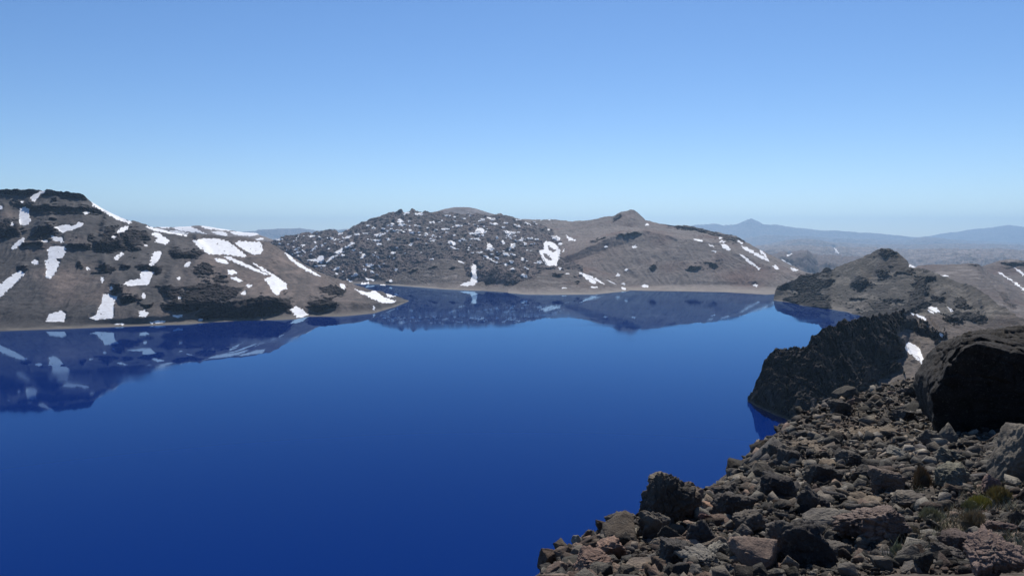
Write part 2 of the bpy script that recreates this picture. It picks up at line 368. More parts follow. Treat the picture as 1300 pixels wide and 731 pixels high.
def mix(nt, fac, a, b, typ='MIX'):
    n = nd(nt, 'ShaderNodeMix', data_type='RGBA', blend_type=typ)
    for i, x in ((0, fac), (6, a), (7, b)):
        if hasattr(x, 'type') and hasattr(x, 'is_linked'):
            nt.links.new(x, n.inputs[i])
        else:
            n.inputs[i].default_value = x if i == 0 else (*x, 1) if len(x) == 3 else x
    return n.outputs[2]


def ramp(nt, src, p0, p1):
    n = nd(nt, 'ShaderNodeMapRange'); n.inputs[1].default_value = p0; n.inputs[2].default_value = p1
    nt.links.new(src, n.inputs[0])
    return n.outputs[0]


def noise(nt, vec, scale, detail=5, rough=0.55):
    n = nd(nt, 'ShaderNodeTexNoise'); n.inputs['Scale'].default_value = scale; n.inputs['Detail'].default_value = detail
    n.inputs['Roughness'].default_value = rough
    if vec is not None:
        nt.links.new(vec, n.inputs['Vector'])
    return n.outputs['Fac']


def hill_material(name, a, b, crag, beach, red=(0.12, 0.075, 0.06), k=1.0, con=.38):
    """a/b two scree colours, crag the dark rock, beach the pale shore gravel"""
    m, nt, p = mat(name)
    at = nd(nt, 'ShaderNodeAttribute', attribute_name='mask')
    sep = nd(nt, 'ShaderNodeSeparateColor'); nt.links.new(at.outputs['Color'], sep.inputs[0])
    at2 = nd(nt, 'ShaderNodeAttribute', attribute_name='tint')
    sep2 = nd(nt, 'ShaderNodeSeparateColor'); nt.links.new(at2.outputs['Color'], sep2.inputs[0])
    geo = nd(nt, 'ShaderNodeNewGeometry')
    pos = geo.outputs['Position']
    c = mix(nt, sep.outputs[2], a, b)
    c = mix(nt, sep2.outputs[0], c, red)
    n1 = noise(nt, pos, 0.06 * k, 7, 0.65)
    n2 = noise(nt, pos, 0.35 * k, 4, 0.7)
    c = mix(nt, ramp(nt, n1, 0.42, 0.66), c, mix(nt, .2 + con, c, (0.045, 0.042, 0.042)))
    n3 = noise(nt, pos, 0.02 * k, 4, 0.6)
    n3c = noise(nt, pos, 0.045 * k, 7, 0.7)
    cr = mix(nt, ramp(nt, n3c, 0.42, 0.68), crag, (crag[0] * 3.0, crag[1] * 2.7, crag[2] * 2.45))
    c = mix(nt, sep.outputs[0], c, cr)
    c = mix(nt, sep.outputs[1], c, mix(nt, ramp(nt, n3, .3, .7), beach, tuple(x * .75 for x in beach)))
    c = mix(nt, ramp(nt, n2, 0.3, 0.72), mix(nt, 1.0, c, (1 - con,) * 3, 'MULTIPLY'), mix(nt, 1.0, c, (1 + con,) * 3, 'MULTIPLY'))
    nt.links.new(c, p.inputs['Base Color'])
    p.inputs['Roughness'].default_value = 0.95
    p.inputs['Specular IOR Level'].default_value = 0.15
    bp = nd(nt, 'ShaderNodeBump'); bp.inputs['Strength'].default_value = 0.5; bp.inputs['Distance'].default_value = 3.0 / k
    nt.links.new(n1, bp.inputs['Height']); nt.links.new(bp.outputs[0], p.inputs['Normal'])
    return m


def mesh_obj(name, V, F, material, attrs=None, smooth=True):
    """V (n,3), F (m,3|4) index array"""
    me = bpy.data.meshes.new(name)
    V = np.ascontiguousarray(V, np.float32); F = np.ascontiguousarray(F, np.int32)
    me.vertices.add(len(V)); me.vertices.foreach_set('co', V.ravel())
    me.loops.add(F.size); me.loops.foreach_set('vertex_index', F.ravel())
    me.polygons.add(len(F))
    me.polygons.foreach_set('loop_start', np.arange(len(F), dtype=np.int32) * F.shape[1])
    if smooth:
        me.polygons.foreach_set('use_smooth', np.ones(len(F), bool))
    for nm, arr in (attrs or {}).items():
        l = me.color_attributes.new(nm, 'FLOAT_COLOR', 'POINT')
        q = np.ones((len(V), 4), np.float32); q[:, :3] = arr
        l.data.foreach_set('color', q.ravel())
    me.update(calc_edges=True)
    me.materials.append(material)
    o = bpy.data.objects.new(name, me)
    col.objects.link(o)
    return o


def tag(o, label=None, cat=None, group=None, kind=None):
    for k, v in (('label', label), ('category', cat), ('group', group), ('kind', kind)):
        if v:
            o[k] = v
    return o


def grid_faces(nr, nc):
    i = np.arange(nr * nc).reshape(nr, nc)
    return np.stack([i[:-1, :-1], i[:-1, 1:], i[1:, 1:], i[1:, :-1]], -1).reshape(-1, 4)


# ------------------------------------------------------------------ hills
LOW = 700.0      # the country beyond the lake lies lower than the crater
HILLS = []      # (t0, t1, Y[r,c], Z[r,c]) for placing the snow


def hill(name, label, curves, rows, ncol, material, seed, back=(500, 0.5), amp=4.0, crag_amp=16.0, ridge_amp=0.0, wl=60.0,
         shore=True, streak=1.0, sm=2.0, red=None, beach_z=None, gul=0.0, rowsm=0.035, fine=1.0, cw=34.0, steep=0.85, ledge=1.0, scap=45.0, bias=1.0, but=0.0):
    """curves: front to back, each a list of (u, v, Y) in photo pixels + distance; Y None = on the water.
    back: (metres behind the crest, share of the crest height kept there)"""
    cs = []
    us = [q[0] for q in curves[0]]
    for c in curves:
        r = []
        for u, v, Y in c:
            t, s = ray(u, v)
            if Y is None:
                Y = -HC / s
            r.append((float(t), float(Y), HC + float(s) * float(Y)))
        cs.append(np.array(r))
    t0 = max(c[0, 0] for c in cs); t1 = min(c[-1, 0] for c in cs)
    t = np.linspace(t0, t1, ncol)
    Ys = [gsm(np.interp(t, c[:, 0], c[:, 1]), sm, 0) for c in cs]
    Zs = [gsm(np.interp(t, c[:, 0], c[:, 2]), sm, 0) for c in cs]
    if shore:
        Ys.insert(0, Ys[0] * 0.97); Zs.insert(0, np.minimum(Zs[0], 0) - 1.8)
        rows = [4] + rows
    bk = np.minimum(back[0], 2.4 * np.maximum(Zs[-1], 0) + 3) if shore else np.full(ncol, float(back[0]))
    Ys.append(Ys[-1] + bk); Zs.append(np.where(bk < back[0], -1.8, Zs[-1] * back[1] - 1.9 * (1 - back[1])))
    Ys.append(Ys[-1] + 1500); Zs.append(Zs[-1] * 0 - LOW)
    rows = rows + [24, 10]
    Y, Z = [Ys[0][None]], [Zs[0][None]]
    for k, n in enumerate(rows):
        w = (np.arange(1, n + 1) / n)[:, None]
        Y.append(Ys[k] * (1 - w) + Ys[k + 1] * w); Z.append(Zs[k] * (1 - w) + Zs[k + 1] * w)
    Y, Z = np.vstack(Y), np.vstack(Z)
    s_ = rowsm * np.mean(rows[1:-2]) if len(rows) > 3 else 2
    Y, Z = gsm(Y, s_, 0), gsm(Z, s_, 0)
    nr = len(Y)
    T = np.broadcast_to(t, Y.shape)
    X = T * Y
    u, v = proj(X, Y, Z)
    cm, snow = look(M_CRAG, u, v), look(M_SNOW, u, v)
    w = np.clip((Z - 0.5) / 14.0, 0, 1) if shore else np.ones_like(Z)
    quiet = w * (1 - 0.85 * snow)
    z0 = X * 0 + seed
    # slopes: gentle lumps, long gullies running down, fine roughness
    d = amp * fbm(X / wl / 3, Y / wl / 3, z0, 5, seed) * 1.6
    d = d + gul * ridged(X / 38 + 1.5 * fbm(X / 150, Y / 150, z0, 2, seed + 5), Y / 260, z0, 3, seed + 7)
    d = d + fine * fbm(X / 14, Y / 14, Z / 14, 4, seed + 3) * 2.0
    rug = 0.0
    if ridge_amp:
        rug = ridged(X / 150 + .4 * fbm(X / 90, Y / 90, z0, 2, seed + 19), Y / 150, z0, 3, seed + 20) * 1.1 + ridged(X / 46, Y / 46, Z / 60, 5, seed + 24, .66) * 0.85
        d = d + ridge_amp * rug
    # crags: broken, stepped rock standing proud of the scree
    rr = ridged(X / cw, Y / cw, Z / cw * 1.6, 5, seed + 30, 0.62)
    ne = fbm(X / cw * 1.1, Y / cw * 1.1, Z / cw * 2.4, 4, seed + 36)
    r2 = np.abs(fbm(X / cw * 2.1, Y / cw * 2.1, Z / cw * .8, 3, seed + 33))
    cw_ = look(M_WIDE, u, v)
    strat = fbm(X / 120 + .6 * ne, Y / 120, Z / (.22 * cw) + .01 * X / cw, 4, seed + 39, .6)
    ne3 = fbm(X / cw * 3.6, Y / cw * 3.0, Z / cw * 6, 3, seed + 37)
    cr = np.clip((np.maximum(cm, np.minimum(1.3 * cw_, .34)) * bias + (0.9 if ridge_amp else 0.5) * ne + (.4 if ridge_amp else .15) * ne3 + (0 if ridge_amp else .95) * strat - 0.40) / 0.14, 0, 1) * (cw_ > 0.01)
    cr = cr * cr * (3 - 2 * cr) * (1 - snow) * np.clip(Z / 1.5, 0, 1)
    saw = Z / (cw * .3) + 1.3 * fbm(X / cw * .7, Y / cw * .7, z0, 3, seed + 38); saw = saw - np.floor(saw)
    d = d * quiet + crag_amp * cr * ((0.15 + 0.45 * rr - 0.4 * r2) if ridge_amp else .12 * rr)
    led = np.clip((ridged(X / 95 + .3 * ne, Y / 95, Z / 13, 5, seed + 50, .6) - 0.22) * 3.0, 0, 1) * w * (1 - snow) * ledge
    cf = gsm(np.clip((cm + 0.35 * gsm(ne, 5, 1) - 0.3) / 0.3, 0, 1) * (1 - snow), 2.5, 1) if crag_amp else cm * 0
    dY = np.diff(Y, axis=0)
    Sh = np.zeros_like(Y)
    stv = np.clip(.75 + 1.3 * fbm(X / 90, z0, Z / 20, 3, seed + 95), .1, 1.15) if but else np.ones_like(Y)
    for r_ in range(1, nr):
        q = Sh[r_ - 1]; g = np.maximum(dY[r_ - 1], 0)
        Sh[r_] = q + cf[r_] * g * steep * stv[r_] - (1 - cf[r_]) * np.minimum(q, g * 0.7)
    Sh = gsm(np.minimum(Sh, scap), 3.0, 1)
    blk = np.zeros_like(Y)
    sel = (cr > 0.05) | ((ridge_amp > 8) & (w > .3))
    if crag_amp and sel.any():
        xs_, ys_, zs_ = X[sel] + 4 * ne[sel], Y[sel], Z[sel]
        k1, k2 = cw * .55, cw * .24
        _, e1, i1_ = worley(xs_ / k1, ys_ / k1, zs_ / k1 * 1.1, seed + 90)
        _, e2, i2_ = worley(xs_ / k2, ys_ / k2, zs_ / k2 * 1.2, seed + 91)
        if but:
            _, e0, i0_ = worley(xs_ / 30, ys_ / 30, zs_ / 44, seed + 89)
            blk[sel] += (i0_ - .5) * 2.6 - .8 * np.clip(1 - e0 / .12, 0, 1)
        blk[sel] += (i1_ - .5) * 1.0 + (i2_ - .5) * .55 - .55 * np.clip(1 - e1 / .16, 0, 1) - .25 * np.clip(1 - e2 / .18, 0, 1)
    bamp = np.maximum(cr * (1 if ridge_amp else .55), .8 * (ridge_amp > 8)) * np.clip(Z / 4, 0, 1) * (1 - .9 * snow)
    d = d + (0.16 if but else .06) * cw * blk * bamp
    d = d + 2.6 * led
    Zd = Z + d
    Yb_ = (0.30 if but or not ridge_amp else .16)
    Yd = Y - Sh - but * cf * (ridged(X / 62 + .4 * fbm(X / 30, Y / 30, Z / 30, 2, seed + 96), z0, Z / 150, 3, seed + 97) - .1) * np.clip(Z / 12, 0, 1) - Yb_ * cw * blk * bamp - 0.7 * crag_amp * cr * (0.4 + 0.6 * rr + 0.5 * saw)
    Zd = np.where(Z <= 0.0, np.where(Z < -2.5, Z + (0 if shore else 1) * d, np.minimum(Z, -0.3)), np.maximum(Zd, 0.02 * Z)) if shore else Zd
    Xd = T * Yd
    # vertex masks
    st = fbm(X / 22 + 2 * fbm(X / 90, Y / 90, z0, 2, seed + 41), Y / 300, z0 + 3, 4, seed + 40) * 1.4 * streak + fbm(X / 300, Y / 300, z0 + 8, 3, seed + 44) * 1.2
    rock = np.clip(cr * (1.1 + 0.4 * rr), 0, 1)
    thin = led * .9
    if ridge_amp:
        lava = (ridge_amp > 8) * np.clip(1.0 - np.clip((fbm(X / 120, Y / 160, Z / 60, 4, seed + 60, .6) - .02) * 5, 0, .75), 0, 1)
        rock = np.maximum(rock, lava * np.clip(w * 2, 0, 1))
    rock = np.maximum(rock, thin * 0.7) * (1 - 0.3 * snow)
    bz = 6.0 if beach_z is None else beach_z
    beach = np.clip((bz * (.75 + 1.4 * fbm(X / 130, Y / 45, z0, 4, seed + 70)) - Z + 2.5 * fbm(X / 25, Y / 9, z0, 3, seed + 72)) / 3.0, 0, 1) * np.clip(.35 + Z / 1.6, 0, 1) if shore else X * 0
    beach = beach * (1 - np.clip(cm * 2, 0, 1))
    rd = np.clip(fbm(X / 260, Y / 260, z0, 3, seed + 80) * 2.4 - 0.1, 0, 0.9)
    if red is not None:
        for (ru, rv, rr_, ra) in red:
            rd = np.maximum(rd, ra * np.exp(-((u - ru) ** 2 + (1.6 * (v - rv)) ** 2) / rr_ ** 2) * (0.75 + st * .5))
    mk = np.stack([rock, beach, np.clip(0.5 + st * 0.8, 0, 1)], -1).reshape(-1, 3)
    tn = np.stack([np.clip(rd, 0, 1)] * 3, -1).reshape(-1, 3)
    o = mesh_obj(name, np.stack([Xd, Yd, Zd], -1).reshape(-1, 3), grid_faces(nr, ncol), material, {'mask': mk, 'tint': tn})
    tag(o, label, 'hill', None, 'structure')
    HILLS.append((t0, t1, Yd, Zd))
    return o


M_A = hill_material('grey_scree', (0.068, 0.0645, 0.066), (0.108, 0.101, 0.099), (0.0185, 0.0165, 0.0185), (0.17, 0.155, 0.138), (0.25, 0.195, 0.168), con=.22)
M_B = hill_material('dark_lava', (0.112, 0.102, 0.103), (0.155, 0.142, 0.140), (0.078, 0.069, 0.072), (0.22, 0.20, 0.18), (0.10, 0.085, 0.08))
M_D = hill_material('brown_scree', (0.165, 0.145, 0.136), (0.245, 0.215, 0.198), (0.045, 0.040, 0.040), (0.27, 0.245, 0.215), (0.175, 0.120, 0.108), con=.17)
M_E = hill_material('olive_scree', (0.130, 0.117, 0.100), (0.205, 0.182, 0.153), (0.017, 0.016, 0.016), (0.15, 0.135, 0.115), (0.12, 0.09, 0.075))
M_F = hill_material('black_lava', (0.125, 0.106, 0.093), (0.175, 0.148, 0.128), (0.020, 0.0172, 0.0158), (0.07, 0.06, 0.055), (0.105, 0.078, 0.066), 1.6)
M_H = hill_material('distant_slope', (0.19, 0.18, 0.19), (0.27, 0.25, 0.255), (0.11, 0.102, 0.105), (0.2, 0.18, 0.16), (0.17, 0.12, 0.10), 0.15)

hill('hill', 'dark grey scree hill on the left with crags, snow and a long spur', [
    [(-150, 421, None), (0, 419.5, None), (92, 416, None), (145, 413.6, None), (200, 411.5, None), (235, 410, None), (268, 407, None), (315, 404.5, None), (375, 404, None), (391, 400.5, None), (433, 400, None), (474, 396.5, None), (501, 389, None), (519, 382.3, None)],
    [(-150, 412, 1760), (0, 411, 1765), (100, 408, 1785), (180, 404, 1810), (215, 401, 1840), (240, 390, 1890), (300, 378, 1995), (350, 379, 2015), (372, 394, 2010), (390, 392, 2045), (430, 384, 2085), (474, 387, 2140), (501, 383.5, 2320), (519, 382, 2480)],
    [(-150, 330, 2080), (0, 330, 2080), (100, 335, 2090), (200, 335, 2160), (300, 332, 2300), (361, 344, 2380), (408, 361, 2380), (452, 370, 2420), (495, 377, 2470), (519, 381.9, 2487)],
    [(-150, 246, 2500), (-60, 241, 2500), (0, 239.7, 2500), (45, 238.6, 2505), (68, 239.7, 2505), (105, 243.5, 2510), (110, 248, 2510), (116, 253, 2515), (137, 266.5, 2530), (164, 279, 2560), (191, 286, 2580), (219, 293.5, 2600), (238, 297, 2620), (266, 298.6, 2640), (309, 301, 2650), (342, 308, 2640), (361, 319, 2620), (386, 334, 2600), (408, 347.5, 2580), (435, 355.5, 2560), (452, 361.5, 2540), (474, 368.4, 2520), (495, 374, 2500), (519, 381.7, 2490)]],
    [26, 170, 210], 900, M_A, 3, (420, 0.1), amp=7, crag_amp=11, ledge=.3, streak=1.5, gul=4.5, sm=1.6, red=[(345, 345, 75, 1.0), (285, 345, 55, .8), (420, 368, 55, .8)], fine=1.2, beach_z=5)

hill('hill', 'dark blocky lava hill in the centre flecked with snow', [
    [(330, 357, None), (480, 360, None), (499, 361.5, None), (531, 363.7, None), (565, 366.5, None), (600, 368, None), (634, 370.5, None), (668, 373, None), (740, 373.5, None)],
    [(330, 352, 3600), (480, 355, 3450), (500, 356, 3400), (531, 358, 3320), (565, 361, 3200), (600, 363, 3130), (634, 365, 3060), (668, 367, 2980), (740, 368, 2960)],
    [(330, 346, 3800), (420, 345, 3650), (500, 348, 3500), (565, 350, 3350), (600, 348, 3200), (640, 350, 3130), (668, 355, 3080), (700, 350, 3150), (740, 345, 3250)],
    [(330, 325, 4200), (420, 315, 4000), (480, 318, 3900), (565, 315, 3850), (640, 312, 3750), (690, 318, 3700), (715, 330, 3600), (740, 338, 3500)],
    [(330, 311, 4700), (346, 308, 4700), (351, 305, 4700), (378, 300, 4700), (403, 296.5, 4700), (422, 296, 4700), (436, 295, 4700), (455, 287.5, 4720), (474, 280, 4740), (493, 273, 4750), (512, 269, 4760), (536, 269, 4760), (548, 270.5, 4760), (562, 272, 4760), (583, 273, 4750), (603, 274, 4750), (626, 275, 4740), (637, 274, 4730), (646, 277, 4700), (663, 281.5, 4680), (680, 287, 4620), (696, 292, 4550), (709, 298, 4450), (720, 303, 4350), (732, 311, 4200), (740, 330, 3900)]],
    [14, 50, 150, 200], 760, M_B, 90, (900, 0.4), amp=8, crag_amp=10, steep=.4, ledge=.5, ridge_amp=15, sm=1.5, gul=0, fine=2.0, beach_z=4)

hill('hill', 'low brown ash mound at the far shore below the lava hill', [
    [(490, 361, None), (499, 361.8, None), (531, 364, None), (565, 366.8, None), (600, 368.3, None), (618, 369, None)],
    [(490, 358, 3350), (531, 359, 3230), (565, 361, 3130), (600, 363, 3080), (618, 366.5, 3010)],
    [(490, 356.5, 3380), (500, 352, 3400), (530, 338, 3400), (550, 331, 3400), (564, 329, 3400), (585, 331, 3380), (598, 336, 3350), (607, 348, 3280), (618, 366, 3020)]],
    [14, 130], 260, M_D, 140, (500, 0.2), amp=3, crag_amp=6, gul=4, sm=2, fine=1.2, beach_z=4)

hill('hill', 'low olive brown mound with snow stripes at the far shore', [
    [(645, 371.7, None), (668, 373.6, None), (700, 373.8, None), (754, 373.4, None), (780, 371, None), (799, 369, None)],
    [(645, 368, 2930), (668, 368, 2880), (700, 368, 2870), (754, 367, 2900), (780, 367, 2960), (799, 368, 2970)],
    [(645, 367, 2950), (655, 363, 3000), (670, 354, 3080), (688, 345.5, 3150), (712, 342.6, 3180), (732, 344, 3180), (762, 353.5, 3120), (781, 361.5, 3060), (799, 367.6, 2980)]],
    [14, 110], 260, M_D, 150, (500, 0.2), amp=4, crag_amp=6, gul=4, sm=2, fine=1.3, beach_z=5)

hill('hill', 'smooth pale dome showing behind the lava hill', [
    [(520, 340, 4900), (650, 340, 4900)],
    [(520, 283, 6500), (535, 275, 6500), (548, 269.7, 6500), (560, 264.5, 6500), (576, 261.2, 6500), (593, 261, 6500), (606, 263.5, 6500), (622, 269, 6500), (636, 273, 6500), (650, 280, 6500)]],
    [60], 140, M_H, 160, (1500, 0.4), amp=3, crag_amp=0, shore=False, sm=3, fine=0.6, streak=.4)

hill('hill', 'brown peaked hill right of the lava hill with snow stripes', [
    [(625, 355, None), (680, 361, None), (712, 372.5, None), (754, 372.8, None), (790, 368.8, None), (837, 369.4, None), (919, 371, None), (973, 374.4, None), (990, 373, None), (1060, 371, None)],
    [(625, 352, 3740), (680, 357.5, 3480), (712, 364.5, 3040), (754, 365, 3050), (796, 364.3, 3130), (837, 363.7, 3140), (891, 363.5, 3140), (946, 364.3, 3110), (987, 365.5, 3050), (1060, 366, 3000)],
    [(625, 345, 3850), (690, 343, 3620), (712, 338, 3480), (735, 330, 3450), (790, 312, 3550), (818, 301, 3600), (864, 308, 3500), (913, 315, 3450), (946, 330, 3350), (979, 345, 3270), (1010, 356, 3150), (1060, 362, 3080)],
    [(625, 339, 3880), (690, 336, 3650), (712, 328, 3525), (735, 318, 3500), (790, 298, 3620), (818, 293.5, 3655), (864, 303.5, 3545), (913, 311, 3490), (946, 326, 3390), (979, 341.5, 3300), (1010, 354, 3172), (1060, 361, 3090)],
    [(625, 310, 4200), (700, 305, 4200), (750, 293, 4200), (790, 288, 4200), (818, 291, 4150), (864, 297, 4000), (913, 302, 3850), (946, 315, 3600), (979, 330, 3450), (1010, 348, 3280), (1060, 359, 3120)],
    [(625, 283, 5000), (640, 279.5, 5000), (660, 278.5, 5000), (688, 279, 5000), (726, 281, 4900), (753, 278.5, 4700), (778, 275.3, 4550), (789, 269, 4490), (796, 267, 4484), (801, 265.2, 4484), (804, 266.4, 4484), (809, 269.5, 4484), (820, 279.5, 4460), (831, 281.5, 4420), (853, 286.5, 4300), (886, 289, 4200), (913, 295, 4080), (935, 300, 4000), (946, 307, 3900), (963, 316.8, 3800), (979, 324, 3700), (1001, 335, 3550), (1015, 343, 3450), (1060, 357, 3200)]],
    [20, 130, 40, 80, 90], 740, M_D, 170, (900, 0.4), amp=10, crag_amp=9, ledge=.2, bias=.78, gul=6, sm=1.5, red=[(728, 330, 28, 1.0), (760, 318, 30, .6)], fine=1.2, beach_z=4.5)

hill('hill', 'pointed near peak on the right with layered olive ledges', [
    [(982, 381, None), (1000, 383, None), (1020, 386, None), (1045, 390, None), (1065, 394, None), (1090, 397, None), (1110, 406, None), (1126, 412, 1800), (1165, 430, 1500), (1210, 450, 1250), (1262, 480, 1000), (1400, 540, 760)],
    [(982, 380.4, 2522), (985, 375, 2532), (1000, 375, 2530), (1020, 374, 2470), (1045, 377, 2390), (1065, 381, 2290), (1090, 384, 2180), (1126, 385, 2080), (1165, 395, 1850), (1210, 415, 1600), (1262, 445, 1300), (1400, 500, 950)],
    [(982, 380.2, 2524), (985, 371, 2545), (1000, 367, 2580), (1020, 362, 2560), (1045, 358, 2500), (1065, 360, 2430), (1090, 358, 2350), (1126, 355, 2250), (1165, 370, 2050), (1210, 385, 1800), (1262, 415, 1500), (1400, 465, 1100)],
    [(982, 380, 2526), (984, 371, 2560), (987, 365.8, 2585), (1003, 360.5, 2620), (1019, 350, 2640), (1041, 345.5, 2640), (1044, 340, 2640), (1049, 337.3, 2640), (1056, 341, 2630), (1060, 339.5, 2620), (1085, 330.5, 2560), (1107, 322, 2480), (1119, 316, 2420), (1131, 316.4, 2400), (1140, 321, 2380), (1153, 332.5, 2300), (1165, 339, 2230), (1186, 346.5, 2120), (1208, 355, 2000), (1235, 366, 1850), (1262, 382, 1700), (1290, 402, 1550), (1330, 425, 1350), (1400, 450, 1200)]],
    [60, 110, 130], 620, M_E, 210, (500, 0.15), amp=7, crag_amp=12, gul=4, cw=28, bias=1.12, ledge=1.0, sm=1.4, fine=1.6, beach_z=5)

hill('hill', 'rounded brown hump behind the pointed near peak', [
    [(1140, 420, 1620), (1210, 430, 1500), (1300, 440, 1400), (1400, 450, 1300)],
    [(1140, 352, 2800), (1166, 352, 2800), (1210, 356, 2600), (1262, 380, 2200), (1300, 395, 1980), (1330, 405, 1820), (1400, 420, 1550)],
    [(1140, 343, 3100), (1166, 337.5, 3100), (1197, 337, 3050), (1224, 335, 3000), (1235, 334, 2980), (1243, 335, 2970), (1252, 343, 2950), (1270, 360, 2700), (1300, 383, 2300), (1350, 402, 1900), (1400, 410, 1750)]],
    [40, 90], 320, M_D, 230, (900, 0.3), amp=5, crag_amp=8, gul=3, shore=False, sm=2, fine=1.0)

hill('hill', 'brown ridge with two snow lines at the right picture edge', [
    [(1215, 378, 2500), (1300, 380, 2450), (1420, 385, 2300)],
    [(1215, 350, 3400), (1260, 350, 3400), (1300, 352, 3400), (1420, 370, 3300)],
    [(1215, 348, 3650), (1240, 342, 3650), (1253, 337, 3650), (1270, 331, 3650), (1282, 329.8, 3650), (1300, 331, 3650), (1340, 335, 3600), (1420, 352, 3500)]],
    [60, 90], 260, M_D, 250, (900, 0.3), amp=5, crag_amp=10, gul=3, shore=False, sm=2, fine=1.0)

hill('hill', 'black rugged lava headland dropping straight into the lake', [
    [(949, 506.5, None), (952, 507, None), (960, 512, None), (982, 521, None), (1000, 527, None), (1018, 538, None), (1033, 540, None), (1080, 555, None), (1140, 570, None), (1200, 590, None), (1420, 660, None)],
    [(949, 504, 993), (956, 499, 982), (970, 490, 972), (985, 482, 962), (1000, 490, 945), (1018, 498, 915), (1040, 500, 920), (1080, 490, 955), (1120, 480, 990), (1165, 475, 960), (1200, 480, 880), (1260, 500, 780), (1420, 540, 680)],
    [(949, 502, 997), (963, 478, 1000), (970, 466, 1000), (985, 455, 1000), (1018, 458, 975), (1040, 455, 960), (1080, 440, 1010), (1120, 438, 1060), (1165, 440, 1100), (1200, 445, 1060), (1260, 460, 950), (1420, 500, 800)],
    [(949, 503, 999), (956, 492, 1004), (963, 472, 1010), (970, 455, 1014), (985, 440, 1025), (1005, 439, 1020), (1024, 437.5, 1005), (1030, 426, 1000), (1048, 415.5, 1010), (1066, 410, 1035), (1084, 405.5, 1065), (1108, 404, 1110), (1135, 397.5, 1230), (1150, 398, 1300), (1165, 400, 1350), (1200, 404, 1360), (1240, 418, 1280), (1330, 450, 1100), (1420, 480, 950)]],
    [110, 150, 130], 720, M_F, 270, (260, 0.2), amp=4, crag_amp=11, gul=1.5, cw=22, sm=1.2, ridge_amp=5.0, steep=.85, but=18, scap=55, ledge=.3, wl=30, fine=1.6, beach_z=0.5)

# distant ranges
def far(label, ridge, Yd, base, seed, amp, wl, depth, ncol=420, m=M_H, mid=None):
    base = 300 + (HC + LOW) * FPX / (Yd - depth)
    cv = [[(ridge[0][0], base, Yd - depth), (ridge[-1][0], base, Yd - depth)], [(u, v, Yd) for u, v in ridge]]
    return hill('distant_hills', label, cv, [70], ncol, m, seed, (depth, 0.2), amp=amp, crag_amp=0, shore=False, gul=0, wl=wl, sm=.8, fine=0, ridge_amp=min(amp * .9, 38) if amp > 20 else 0, ledge=0)


far('far blue range with one sharp volcano on the horizon', [(820, 293), (868, 289.5), (880, 286.5), (905, 285), (918, 286.5), (935, 285.5), (944, 281.5), (953, 278.3), (961, 281.5), (970, 285.3), (987, 285.3), (1004, 289.5), (1018, 290.3), (1052, 293.6), (1089, 295.5), (1119, 297), (1138, 299.5), (1163, 303), (1230, 308)], 40000, 330, 310, 90, 500, 5500, 420)
far('big pale blue mountain at the far right horizon', [(1130, 310), (1163, 303), (1186, 299.7), (1213, 294.5), (1243, 290.5), (1262, 288), (1280, 286.2), (1300, 289), (1350, 294), (1430, 303)], 46000, 330, 320, 90, 500, 6500)
far('blue middle range crossing behind the near peak', [(900, 318), (947, 303), (976, 300), (1014, 301), (1052, 304), (1090, 305.5), (1110, 305.5), (1149, 309.5), (1160, 306), (1172, 302.8), (1197, 304), (1224, 309), (1240, 314.5), (1281, 319), (1340, 321), (1430, 320)], 31000, 345, 330, 80, 420, 4000, 420)
far('hazy brown plateau beyond the lake', [(940, 340), (980, 314.8), (995, 308.5), (1014, 305.8), (1033, 306.4), (1052, 310), (1072, 315.4), (1089, 317.5), (1120, 322), (1153, 325), (1163, 320), (1180, 317.3), (1232, 319), (1272, 322.7), (1300, 327), (1430, 335)], 20000, 372, 340, 50, 270, 3000, 420, M_H)
far('brown purple slopes beyond the far shore', [(860, 330), (900, 322), (930, 324), (960, 321), (1000, 318), (1050, 320), (1100, 326), (1160, 336), (1200, 340)], 13000, 372, 345, 34, 170, 2600, 420, M_H)
far('tan low hills behind the pointed near peak', [(1110, 342), (1140, 336), (1163, 330), (1200, 327), (1240, 326), (1270, 328), (1300, 331), (1430, 338)], 11000, 372, 348, 30, 150, 2200, 420, M_H)
far('dark blue low hills in the valley beyond the far shore', [(960, 345), (991, 326), (1014, 323), (1025, 322), (1033, 330), (1039, 334.7), (1048, 334), (1060, 338), (1080, 340), (1130, 345)], 7600, 372, 350, 22, 90, 1300, 260, M_B)
far('low blue hills on the left horizon', [(240, 298), (300, 294.5), (331, 292), (353, 290.3), (378, 291.5), (405, 294), (415, 292.5), (422, 291.2), (430, 292.8), (438, 291.5), (460, 295), (500, 300)], 30000, 330, 360, 50, 400, 3500)
far('snow streaked plateau behind the left hill', [(130, 300), (165, 287), (191, 285), (216, 285), (246, 284), (255, 283), (266, 284.6), (290, 288.7), (309, 292), (326, 293), (331, 296), (353, 304), (380, 315)], 5600, 340, 370, 12, 70, 2600, 300, M_D)


